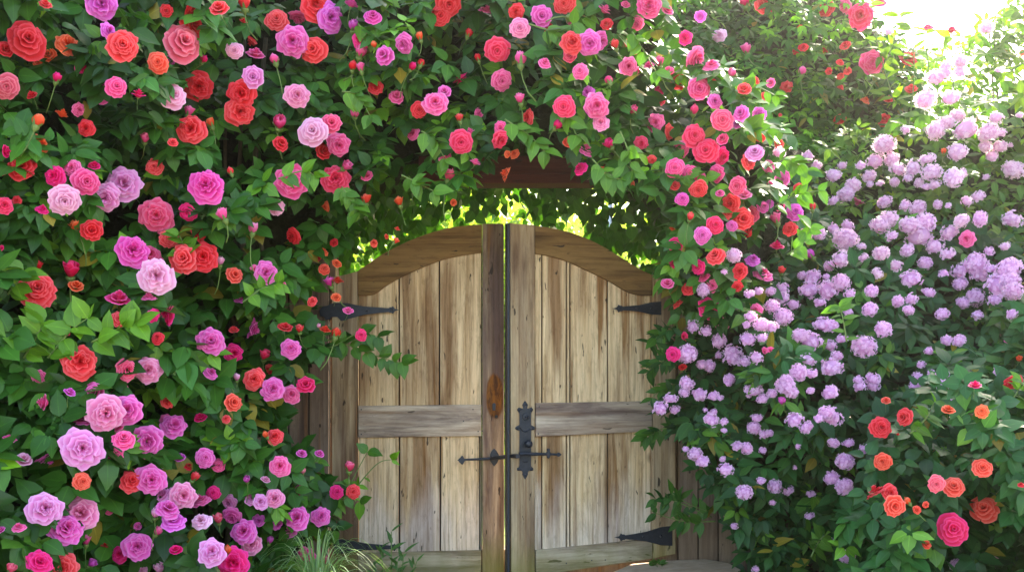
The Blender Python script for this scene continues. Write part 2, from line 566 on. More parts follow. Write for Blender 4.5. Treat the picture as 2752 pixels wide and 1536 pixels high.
boards("lower_panel", cuts, mz2, bz, M_board, gr)
strap_hinge(gr, wr, (1538, 776), (1662, 775), 17, -0.0095)
strap_hinge(gr, wr, (1544, 1350), (1690, 1346), 25, -0.0095)
piece("edge_strip", [(wr(1276, 560)[0], wr(1282, 1450)[1]), (wr(1282, 560)[0] - .0005, wr(1282, 1450)[1]), (wr(1282, 560)[0] - .0005, wr(1282, 562)[1]), (wr(1276, 560)[0], wr(1282, 562)[1])],
      -0.002, 0.043, M_iron, gr, 0)
for u, v in ((1356, 1022), (1354, 1090), (1632, 1016), (1632, 1075), (1424, 1415), (1488, 1408), (1522, 1407)):
    bm = bmesh.new(); nail(bm, *wr(u, v), -0.004); bm_obj("nail", bm, M_iron, gr, True)
# lock plate
YP = -0.010
bm = bmesh.new()
half = [(0, 1007), (4, 1012), (7, 1018), (5, 1024), (4, 1028), (9, 1026), (15, 1024), (19, 1027), (20, 1031), (16, 1036), (14, 1039), (14, 1068), (19, 1070), (24, 1073), (25, 1078), (20, 1081), (14, 1081),
        (14, 1170), (16, 1174), (20, 1176), (20, 1182), (15, 1183), (9, 1182), (6, 1186), (7, 1192), (4, 1198), (0, 1204)]
cxp = 1320
pl = [wr(cxp + a, b) for a, b in half] + [wr(cxp - a, b) for a, b in half[::-1][1:-1]]
poly_prism(bm, pl, YP, -0.0045, 0.0015)
lock = bm_obj("lock_plate", bm, M_iron, gr)
for a, b in ((0, 1017), (-15, 1030), (15, 1030), (-20, 1076), (20, 1076), (-15, 1179), (15, 1179), (0, 1194)):
    x, z = wr(cxp + a, b)
    bm = bmesh.new(); add_ball(bm, Vector((x, YP, z)), 0.0075, 0.5, 10); bm_obj("rivet", bm, M_iron, lock, True)
bm = bmesh.new()
x, z = wr(1322, 1047)
add_tube(bm, [(x, YP + .001, z), (x, YP - .006, z), (x, YP - .007, z)], [.019, .018, .012], 16)
add_ball(bm, Vector((x + .002, YP - .009, z - .002)), 0.0085, 0.8, 10)
bm_obj("key_cover", bm, M_iron, lock, False)
bm = bmesh.new()
x, z = wr(1325, 1115)
add_tube(bm, [(x, YP, z), (x, YP - .012, z), (x, YP - .02, z)], [.014, .008, .009], 14)
add_ball(bm, Vector((x, YP - .031, z)), 0.0195, 0.72, 16)
bm_obj("knob", plainiron := bm, M_iron, lock, True)
bm = bmesh.new()
cv = [wr(1320 + 14 * math.sin(t), 1073 + 12 * math.cos(t) ** 2) for t in np.linspace(-1.5, 1.5, 9)]
add_tube(bm, [(a, YP - .001, b) for a, b in cv], .003, 6)
cv = [wr(1320 + 7 * math.sin(t), 1156 + 5 * math.cos(t)) for t in np.linspace(-1.3, 1.3, 6)]
add_tube(bm, [(a, YP - .001, b) for a, b in cv], .0018, 6)
bm_obj("trim", bm, M_iron, lock)
bm = bmesh.new()
hb = [(1300, 1140), (1312, 1139), (1340, 1140), (1372, 1140), (1396, 1141)]
add_tube(bm, [(wr(*p)[0], -.045, wr(*p)[1]) for p in hb], [.011, .010, .009, .0065, .006], 10)
x, z = wr(1400, 1141)
poly_prism(bm, [(x - .012, z - .006), (x - .003, z - .011), (x + .006, z - .006), (x + .012, z), (x + .006, z + .006), (x - .003, z + .011), (x - .012, z + .006)], -.051, -.039, .002)
x, z = wr(1373, 1139)
poly_prism(bm, [(x - .010, z - .008), (x - .005, z - .014), (x - .006, z - .02), (x, z - .024), (x + .006, z - .02), (x + .005, z - .014), (x + .010, z - .008), (x + .010, z + .007), (x + .004, z + .012), (x + .008, z + .019), (x + .006, z + .026), (x - .006, z + .026), (x - .008, z + .019), (x - .004, z + .012), (x - .010, z + .007)], -.052, -.038, .002)
x, z = wr(1323, 1140)
add_tube(bm, [(x, -.005, z), (x, -.045, z)], .009, 8)
bm_obj("handle", bm, M_iron, gr)


# ---- fences on both sides, lintel, threshold
def fence(name, label, u0, u1, vtop, vbot, ngap, yo):
    r = empty(name, (0, yo, 0))
    k = lambda u, v: (P(u * 1.06832, v * 1.06832, yo).x, P(u * 1.06832, v * 1.06832, yo).z)
    cuts = [k(u0 + (u1 - u0) * i / ngap, 0)[0] for i in range(ngap + 1)]
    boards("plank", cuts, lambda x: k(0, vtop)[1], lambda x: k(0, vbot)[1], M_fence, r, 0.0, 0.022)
    piece("rail", [k(u0, 1250), k(u1 - 2, 1250), k(u1 - 2, 1220), k(u0, 1220)], 0.026, 0.06, M_fence, r)
    piece("rail", [k(u0, 850), k(u1 - 2, 850), k(u1 - 2, 820), k(u0, 820)], 0.026, 0.06, M_fence, r)
    return tag(r, label, "fence", "dark plank fences beside the gate")


fence("plank_fence", "dark weathered plank fence between the left rose bush and the gate", 470, 828, 640, 1455, 7, 0.01)
fence("plank_fence", "dark brown plank fence between the gate and the lilac shrub", 1706, 2010, 640, 1445, 6, 0.035)
bm = bmesh.new()
a, b = P(1130, 432, -0.02), P(1700, 504, -0.02)
poly_prism(bm, [(a.x, b.z), (b.x, b.z), (b.x, a.z), (a.x, a.z)], -0.14, 0.0, 0.006)
poly_prism(bm, [(a.x, b.z + .045), (b.x, b.z + .045), (b.x, b.z + .06), (a.x, b.z + .06)], -0.152, -0.141, 0.003)
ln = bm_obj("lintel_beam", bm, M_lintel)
tag(ln, "dark red wooden beam under the roses above the gate", "beam", kind="thing")
bm = bmesh.new()
pts = [(0.36, -.62), (0.50, -.20), (0.62, 0.0), (0.80, 0.03), (1.02, 0.02), (1.12, -.12), (1.14, -.35), (1.02, -.66)]
vb = [bm.verts.new((x, y, 0.0)) for x, y in pts]
vt = [bm.verts.new((x, y, 0.075 + 0.05 * max(0, min(1, (x - .3) / .6)))) for x, y in pts]
bm.faces.new(vb[::-1]); ft = bm.faces.new(vt)
for i in range(len(pts)): bm.faces.new((vb[i], vb[(i + 1) % len(pts)], vt[(i + 1) % len(pts)], vt[i]))
bmesh.ops.bevel(bm, geom=list(ft.edges), offset=0.015, segments=3, affect='EDGES')
st = bm_obj("threshold_stone", bm, M_stone)
tag(st, "flat brown stone step at the foot of the right gate leaf", "stone", kind="thing")
bm = bmesh.new()
poly_prism(bm, [(-.86, -.02), (1.5, -.02), (1.5, .165), (-.86, .165)], .07, .24, .01)  # added beam, hides the sunlit lawn below the gate
tag(bm_obj("light_block_beam", bm, M_fence), "added dark beam on the ground, blocking light under the gate", "sill", kind="thing")
for u0_, u1_, lab in ((800, 846, "added dark post blocking the light gap behind the left hinges"), (1688, 1728, "added dark post blocking the light gap behind the right hinges")):
    bm = bmesh.new()
    xa, xb = P(u0_ * 1.06832, 0, .1).x, P(u1_ * 1.06832, 0, .1).x
    poly_prism(bm, [(xa, -.02), (xb, -.02), (xb, 1.75), (xa, 1.75)], .075, .19, .008)  # added post, closes the bright slit beside the hinge stile
    tag(bm_obj("gap_block_post", bm, M_fence), lab, "post", "added posts blocking light beside the gate leaves")
for i, (u, y) in enumerate(((1459, 2.4), (1641, 2.6))):
    bm = bmesh.new()
    p = P(u, 560, y)
    add_tube(bm, [(p.x, y, -.02), (p.x, y, 3.4)], 0.018, 12)
    o = bm_obj("steel_pole", bm, M_steel, None, True)
    tag(o, ("thin steel pole behind the gap side of the gate", "thin bright steel pole behind the right end of the gate arch")[i], "pole", "steel poles behind the gate")

# ------------------------------------------------------------------ foliage engine
def leaf_template(hw, fold=0.22):
    xs = np.array([0, .13, .34, .60, .83, 1.0])
    w = np.array(hw)
    v, acr = [], []
    for x in xs: v.append((x, 0, 0)); acr.append(0)
    for sgn in (1, -1):
        for x, h in zip(xs[1:5], w): v.append((x, sgn * h, fold * h)); acr.append(1)
    t = []
    for s0, flip in ((6, 0), (10, 1)):
        q = [(0, 1, s0)]
        for i in range(3): q += [(1 + i, 2 + i, s0 + i + 1), (1 + i, s0 + i + 1, s0 + i)]
        q.append((4, 5, s0 + 3))
        t += [(a, c, b) if flip else (a, b, c) for a, b, c in q]
    return np.array(v), np.array(t), np.array(acr, float)


LEAF_ROSE = leaf_template([.25, .345, .285, .12])
LEAF_SHRUB = leaf_template([.15, .245, .20, .085])
LEAF_THIN = leaf_template([.09, .13, .11, .05])


def unit(a):
    return a / np.maximum(np.linalg.norm(a, axis=-1, keepdims=True), 1e-9)


def leaf_arrays(tpl, p, d, n, s, col, droop):
    V, T, A = tpl
    d = unit(d)
    b = unit(np.cross(n, d))
    n = np.cross(d, b)
    N = len(p)
    wv = rng.uniform(.85, 1.15, (N, 1))
    curl = rng.uniform(-.6, 1.5, (N, 1))
    X = np.repeat(V[None, :, 0], N, 0)
    Y = V[None, :, 1] * wv
    Z = V[None, :, 2] * curl - droop[:, None] * X ** 2
    Y = Y + rng.uniform(-.10, .10, (N, 1)) * X ** 2
    co = p[:, None, :] + s[:, None, None] * (X[..., None] * d[:, None, :] + Y[..., None] * b[:, None, :] + Z[..., None] * n[:, None, :])
    tr = (T[None] + (np.arange(N) * len(V))[:, None, None]).reshape(-1, 3)
    c = np.empty((N, len(V), 4))
    c[..., :3] = col[:, None, :]
    c[..., 3] = A[None]
    return co.reshape(-1, 3), tr, c.reshape(-1, 4)


def inside(poly, u, v):
    poly = np.asarray(poly, float)
    r = np.zeros(len(u), bool)
    j = len(poly) - 1
    for i in range(len(poly)):
        (xi, yi), (xj, yj) = poly[i], poly[j]
        c = ((yi > v) != (yj > v)) & (u < (xj - xi) * (v - yi) / (yj - yi + 1e-9) + xi)
        r ^= c
        j = i
    return r


def sstep(t):
    t = np.clip(t, 0, 1)
    return t * t * (3 - 2 * t)


def bumps(u, v):
    return 1.7 * (0.06 * np.sin(u / 97 + v / 131) + 0.055 * np.sin(u / 63 - v / 84 + 1.7) + 0.05 * np.sin(u / 41 + v / 220 + 3.1) * np.sin(v / 57 + .4))


def surf(u, v):
    """depth of the outer leaf surface of the hedge front seen at photo position (u, v)"""
    u = np.asarray(u, float); v = np.asarray(v, float)
    left = -0.62 - 1.0 * np.clip((930 - u) / 930, 0, 1.4) - 0.25 * sstep((v - 600) / 700) * sstep((930 - u) / 500)
    arch = np.full_like(u, -0.72)
    tu = np.clip((u - 1950) / 300, 0, 1)
    right = -0.66 - 0.55 * np.clip((u - 1800) / 950, 0, 1.4) + 1.15 * sstep((1150 - v) / 700) * sstep(tu)
    y = np.where(u < 930, left, np.where(u < 1800, arch, right))
    return y + bumps(u, v)


def rosettes(poly, depthf, nrm, spacing, leaf, tpl, layers, tints, nleaf=(4, 7), young=0.12, down=0.5, gap=-.42):
    """leaf rosettes spread through the outer depth of a plant"""
    poly = np.asarray(poly, float)
    u0, v0 = poly.min(0); u1, v1 = poly.max(0)
    Pn, Dn, Nn, Sn, Cn, Dr = [], [], [], [], [], []
    for dep0, dep1, dens in layers:
        cnt = int((u1 - u0) * (v1 - v0) / spacing ** 2 * dens)
        u = rng.uniform(u0, u1, cnt); v = rng.uniform(v0, v1, cnt)
        k = inside(poly, u, v)
        clump = np.sin(u / 71 + 1.3 * np.sin(v / 90)) * np.sin(v / 77 + 1.1 * np.sin(u / 113))
        k &= clump + rng.normal(0, .22, cnt) > gap - (0 if dep0 < .1 else .12)
        u, v = u[k], v[k]
        y = depthf(u, v) + rng.uniform(dep0, dep1, len(u))
        kk = (y + DIST) / F_PX
        pos = np.stack([(u - CX) * kk, y, EYE + (HORIZON - v) * kk], -1)
        zz = pos[:, 2] > 0.01
        pos, u, v = pos[zz], u[zz], v[zz]
        M = len(pos)
        ax = unit(np.asarray(nrm)[None] + rng.normal(0, .28, (M, 3)))
        yt = (rng.random(M) < young).astype(float) * rng.uniform(.4, 1, M)
        bs = rng.uniform(.80, 1.3, M)
        tone = (1.0 + .30 * np.sin(u[:M] / 83 + 2 * np.sin(v[:M] / 140)) + rng.normal(0, .16, M)).clip(.5, 1.6)[:, None]
        nl = rng.integers(nleaf[0], nleaf[1] + 1, M)
        ph0 = rng.uniform(0, 6.283, M)
        e1 = unit(np.cross(ax, np.array([0.13, .2, 1.0])))
        e2 = np.cross(ax, e1)
        for q in range(nleaf[1]):
            m = nl > q
            if not m.any(): continue
            ph = ph0[m] + q * 6.283 / nl[m] + rng.normal(0, .25, m.sum())
            rad = e1[m] * np.cos(ph)[:, None] + e2[m] * np.sin(ph)[:, None]
            d = rad * .85 + ax[m] * rng.uniform(-.05, .55, (m.sum(), 1)) + np.array([0, 0, -down])[None] * rng.uniform(.4, 1.3, (m.sum(), 1))
            d = unit(d)
            n = unit(ax[m] * .9 + np.array([0, 0, .55])[None] + rng.normal(0, .25, (m.sum(), 3)))
            Pn.append(pos[m] + d * (leaf * .14)); Dn.append(d); Nn.append(n)
            Sn.append(leaf * bs[m] * rng.uniform(.72, 1.12, m.sum()) * (1 - .25 * yt[m]))
            t = np.clip(yt[m] + rng.normal(0, .10, m.sum()), 0, 1)[:, None]
            c = np.asarray(tints[0])[None] * (1 - t) + np.asarray(tints[1])[None] * t
            Cn.append(c * tone[m] * rng.uniform(.75, 1.25, (m.sum(), 1)))
            od = rng.random(m.sum()) < .018
            Cn[-1][od] = np.array([.30, .24, .03]) * rng.uniform(.4, 1.1, (od.sum(), 1))      # yellowing leaves
            Dr.append(rng.uniform(.05, .38, m.sum()))
    arrs = [np.concatenate(x) for x in (Pn, Dn, Nn, Sn, Cn, Dr)]
    return leaf_arrays(tpl, *arrs)


def merge(parts):
    co, tr, c, o = [], [], [], 0
    for a, b, d in parts:
        co.append(a); tr.append(b + o); c.append(d); o += len(a)
    return np.concatenate(co), np.concatenate(tr), np.concatenate(c)


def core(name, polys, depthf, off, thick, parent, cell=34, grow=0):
    """added opaque core behind the leaves, stops the sun and keeps gaps dark: a lumpy slab following the hedge front"""
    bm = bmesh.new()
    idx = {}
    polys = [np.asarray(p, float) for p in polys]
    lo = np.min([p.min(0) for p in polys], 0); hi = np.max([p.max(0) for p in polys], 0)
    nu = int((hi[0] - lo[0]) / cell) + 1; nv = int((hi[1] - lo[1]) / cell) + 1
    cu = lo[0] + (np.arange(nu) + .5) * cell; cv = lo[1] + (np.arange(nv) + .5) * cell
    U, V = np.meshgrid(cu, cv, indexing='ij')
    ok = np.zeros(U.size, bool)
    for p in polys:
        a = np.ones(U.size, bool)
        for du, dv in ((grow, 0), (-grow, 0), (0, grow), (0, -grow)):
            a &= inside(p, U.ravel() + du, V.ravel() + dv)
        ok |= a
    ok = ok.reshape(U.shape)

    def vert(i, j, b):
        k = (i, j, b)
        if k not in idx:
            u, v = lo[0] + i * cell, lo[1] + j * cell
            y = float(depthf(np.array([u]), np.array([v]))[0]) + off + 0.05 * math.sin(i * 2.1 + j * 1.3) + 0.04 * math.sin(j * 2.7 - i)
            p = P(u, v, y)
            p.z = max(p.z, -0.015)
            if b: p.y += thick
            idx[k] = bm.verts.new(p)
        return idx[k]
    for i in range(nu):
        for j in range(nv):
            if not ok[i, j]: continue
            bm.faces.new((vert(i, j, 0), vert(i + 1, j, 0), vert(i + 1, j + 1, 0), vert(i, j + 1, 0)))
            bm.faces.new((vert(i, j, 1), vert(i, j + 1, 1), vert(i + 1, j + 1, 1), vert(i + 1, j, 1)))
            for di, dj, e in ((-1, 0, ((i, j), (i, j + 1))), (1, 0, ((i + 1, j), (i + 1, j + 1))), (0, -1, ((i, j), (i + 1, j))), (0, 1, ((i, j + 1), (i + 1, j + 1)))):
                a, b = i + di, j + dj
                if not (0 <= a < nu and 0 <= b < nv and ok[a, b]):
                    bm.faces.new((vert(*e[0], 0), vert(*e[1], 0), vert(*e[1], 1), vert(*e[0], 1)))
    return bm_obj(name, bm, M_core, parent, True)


# ------------------------------------------------------------------ flower meshes (shared between the copies)
def petal_grid(a0, da, prof, ruff, seed, layer, nt=6, ns=6, notch=0.0):
    """one cupped petal; prof(t) -> (radius, height); returns verts, tris, cols"""
    r = random.Random(seed)
    p1, p2, p3 = r.uniform(0, 6.28), r.uniform(0, 6.28), r.uniform(-.05, .05)
    v, c = [], []
    rb = r.random()
    for i in range(nt):
        for j in range(ns):
            s = -1 + 2 * j / (ns - 1)
            t = i / (nt - 1)
            tt = t * (1 - .22 * s * s - notch * math.exp(-(s * 4) ** 2)) * (1 + .05 * math.sin(5 * s + p1))
            rad, h = prof(tt)
            w = math.sin(min(1, .28 + .85 * t) * math.pi * .62)
            al = a0 + da * s * w * (1.0 - .12 * t)
            k = t * t
            h += ruff * k * (math.sin(4.5 * s + p1) * .6 + math.sin(8 * s + p2) * .4)
            rad += ruff * .6 * k * math.sin(6 * s + p2) - .06 * s * s * (1 - t)
            h += .05 * s * s * (1 - layer)
            v.append((rad * math.cos(al), rad * math.sin(al), h))
            c.append((layer, t, rb, 1))
    tr = []
    for i in range(nt - 1):
        for j in range(ns - 1):
            a = i * ns + j
            tr += [(a, a + 1, a + ns + 1), (a, a + ns + 1, a + ns)]
    return np.array(v), np.array(tr), np.array(c)


def rose_mesh(name, rings, openness, ruff, seed, core_twist=True, yellow=False):
    r = random.Random(seed)
    parts = []
    K = len(rings)
    a = r.uniform(0, 6)
    for k, n in enumerate(rings):
        q = k / (K - 1)
        Rr = .15 + .85 * q ** 1.05
        Rr *= (.45 + .55 * openness)
        H = (.76 - .72 * openness * q ** 1.3)
        base = .03 + .10 * q
        curl = (.05 + .20 * q * openness)
        for i in range(n):
            a += 6.283 / n * (1 + r.uniform(-.13, .13))
            sc = r.uniform(.88, 1.08)
            hh = H * r.uniform(.9, 1.1)

            def prof(t, Rr=Rr * sc, H=hh, base=base, curl=curl, q=q):
                t = max(t, 0)
                rad = base + (Rr - base) * (t ** (1.35 - .6 * q))
                h = -.10 * q + H * (1 - (1 - min(t, 1)) ** 2) - curl * max(0, t - .55) ** 2 * 2.6
                rad += .05 * max(0, t - .7)
                return rad, h
            da = (6.283 / n) * (.76 if q > .3 else .92)
            parts.append(petal_grid(a, da, prof, ruff * (.4 + .6 * q), r.random(), q, nt=7, ns=7, notch=.07 if r.random() < .5 else .03))
        a += .6
    co, tr, c = merge(parts)
    return tri_mesh(name, co, tr, c, M_petal)


def messy_rose(name, seed):
    """open double bloom with a crumpled heart"""
    r = random.Random(seed)
    parts = []
    for q, n, Rr, H in ((1, 5, 1.04, .0), (.85, 5, .90, .14), (.65, 5, .72, .30), (.45, 4, .50, .46)):
        a = r.uniform(0, 6)
        for i in range(n):
            a += 6.283 / n * (1 + r.uniform(-.16, .16))
            sc = r.uniform(.84, 1.1); hh = H * r.uniform(.8, 1.25)
            parts.append(petal_grid(a, 6.283 / n * .78, lambda t, R_=Rr * sc, H_=hh, q=q: (.06 + (R_ - .06) * max(t, 0) ** .8, -.08 * q + H_ * (1 - (1 - min(t, 1)) ** 2) - .9 * q * max(0, t - .6) ** 2), .10, r.random(), q, nt=7, ns=8, notch=.07))
    for i in range(10):
        a = r.uniform(0, 6.283)
        Rr = r.uniform(.12, .38); H = r.uniform(.45, .72)
        parts.append(petal_grid(a, r.uniform(.45, .9), lambda t, R_=Rr, H_=H: (.03 + R_ * max(t, 0) ** 1.2, H_ * (1 - (1 - min(t, 1)) ** 2)), .10, r.random(), .15, nt=5, ns=5, notch=.15))
    co, tr, c = merge(parts)
    return tri_mesh(name, co, tr, c, M_petal)


ROSES = [rose_mesh("rose", (3, 4, 5, 5, 6), 1.0, .06, s) for s in (1, 2, 3)] + [rose_mesh("rose", (3, 4, 5, 5, 6, 7), .88, .06, s) for s in (4, 5, 6)] + [rose_mesh("rose", (3, 4, 6, 6), .8, .075, s) for s in (7, 8)] + [rose_mesh("rose", (2, 3, 4, 5, 5), 1.08, .09, 9)]
RUFF = [messy_rose("rose", s) for s in (11, 12, 13, 14, 15, 16, 17, 18)]
CUPS = [rose_mesh("rose", (3, 4, 5, 5), .55, .05, s) for s in (21, 22, 23)]


def bud_mesh(seed, openness):
    r = random.Random(seed)
    parts = []
    for q, n, rb, hh in ((0, 2, .20, 1.02), (.45, 3, .32, 1.0), (1, 3, .42, .92)):
        a = r.uniform(0, 6)
        for i in range(n):
            a += 6.283 / n * (1 + r.uniform(-.1, .1))
            top = hh * r.uniform(.92, 1.06)
            parts.append(petal_grid(a, 1.35, lambda t, rb=rb * r.uniform(.95, 1.05), top=top, q=q: (rb * math.sin(math.pi * (.06 + (.80 - .22 * openness * q) * max(t, 0))) + openness * q * .22 * max(0, t - .7) * 2, -.06 + top * t - openness * q * .25 * max(0, t - .7)), .03 + .05 * openness, r.random(), q, nt=8))
    co, tr, c = merge(parts)
    return tri_mesh("rose_bud", co, tr, c, M_petal)


BUDS = [bud_mesh(31, 0.1), bud_mesh(32, .5), bud_mesh(33, .9)]


def calyx_mesh(seed, stem=2.6):
    bm = bmesh.new()
    r = random.Random(seed)
    add_tube(bm, [(0, 0, .0), (0, 0, -.14), (0, 0, -.3), (.02, 0, -.45)], [.27, .27, .15, .06], 10)
    bend = r.uniform(-1.3, 1.3)
    add_tube(bm, [(.02, 0, -.42), (.02 + bend * .08, .02, -stem * .4), (.02 + bend * .35, .10, -stem * .75), (bend * .8, .25, -stem)], [.055, .05, .05, .055], 6)
    for i in range(5):
        a = i * 1.257 + r.uniform(-.2, .2)
        o = r.uniform(.36, .62); h = r.uniform(.10, .60)
        ca_, sa_ = math.cos(a), math.sin(a)
        w = .13
        m0 = [(.19 * ca_ - w * sa_, .19 * sa_ + w * ca_, -.05), (.19 * ca_ + w * sa_, .19 * sa_ - w * ca_, -.05),
              ((o * .75) * ca_ + w * .6 * sa_, (o * .75) * sa_ - w * .6 * ca_, h * .6), ((o * .75) * ca_ - w * .6 * sa_, (o * .75) * sa_ + w * .6 * ca_, h * .6)]
        vs = [bm.verts.new(p) for p in m0]
        tip = bm.verts.new((o * ca_, o * sa_, h))
        bm.faces.new(vs); bm.faces.new((vs[3], vs[2], tip))
    me = bpy.data.meshes.new("stem")
    for f in bm.faces: f.smooth = True
    bm.to_mesh(me); bm.free()
    me.materials.append(M_stem)
    return me


CALYX = [calyx_mesh(s, 1.6 + .55 * s) for s in (0, 1, 2, 3)]


def head_mesh(name, seed, n, squash, loose, fs):
    r = np.random.default_rng(seed)
    i = np.arange(n) + .5
    ph = np.arccos(1 - 2 * i / n); th = np.pi * (1 + 5 ** .5) * i
    d = np.stack([np.cos(th) * np.sin(ph), np.sin(th) * np.sin(ph), np.cos(ph)], -1)
    d = unit(d + r.normal(0, .10 + .25 * loose, d.shape))
    if loose: d = d[d[:, 2] > -.35 + .3 * loose]
    lump = 1 + .10 * np.sin(3 * d[:, 0] * 2 + seed) * np.sin(4 * d[:, 1] + seed * 2)
    rad = (1 - r.random(len(d)) ** 1.5 * (.22 + .3 * loose)) * lump
    cen = d * rad[:, None] * np.array([1, 1, squash])
    if loose: cen += np.sin(cen * 4 + seed) * .10
    V, T, C = [], [], []
    for c, nn in zip(cen, d):
        nn = unit(nn + r.normal(0, .25, 3))
        a = unit(np.cross(nn, r.normal(0, 1, 3)))
        b = np.cross(nn, a)
        rb = r.random() * .9
        s = fs * r.uniform(.75, 1.2)
        for q in range(4):
            t = q * math.pi / 2
            x = a * math.cos(t) + b * math.sin(t); y = np.cross(nn, x)
            o = len(V)
            lift = r.uniform(.05, .55)
            V += [c, c + s * (.62 * x + .46 * y + .10 * nn), c + s * (1.05 * x + lift * nn), c + s * (.62 * x - .46 * y + .10 * nn), c + s * (.6 * x - .02 * nn)]
            T += [(o, o + 4, o + 1), (o, o + 3, o + 4), (o + 1, o + 4, o + 2), (o + 4, o + 3, o + 2)]
            C += [(.5, .15, rb, 1), (.5, .80, rb, 1), (.5, .95, rb, 1), (.5, .80, rb, 1), (.5, .6, rb, 1)]
    # small green heart under the florets
    bm = bmesh.new()
    bmesh.ops.create_icosphere(bm, subdivisions=2, radius=.78)
    bm.verts.ensure_lookup_table()
    o = len(V)
    for v in bm.verts:
        V.append(np.array(v.co) * np.array([1, 1, squash])); C.append((1.0, .0, 1, 1))
    for f in bm.faces: T.append(tuple(o + v.index for v in f.verts))
    bm.free()
    return tri_mesh(name, np.array(V), np.array(T), np.array(C), M_floret, smooth=False)


HEADS = [head_mesh("flower_head", s, 120, .82, 0.0, .19) for s in (1, 2, 3)] + [head_mesh("flower_head", s, 80, .68, .35, .21) for s in (4, 5, 6)]

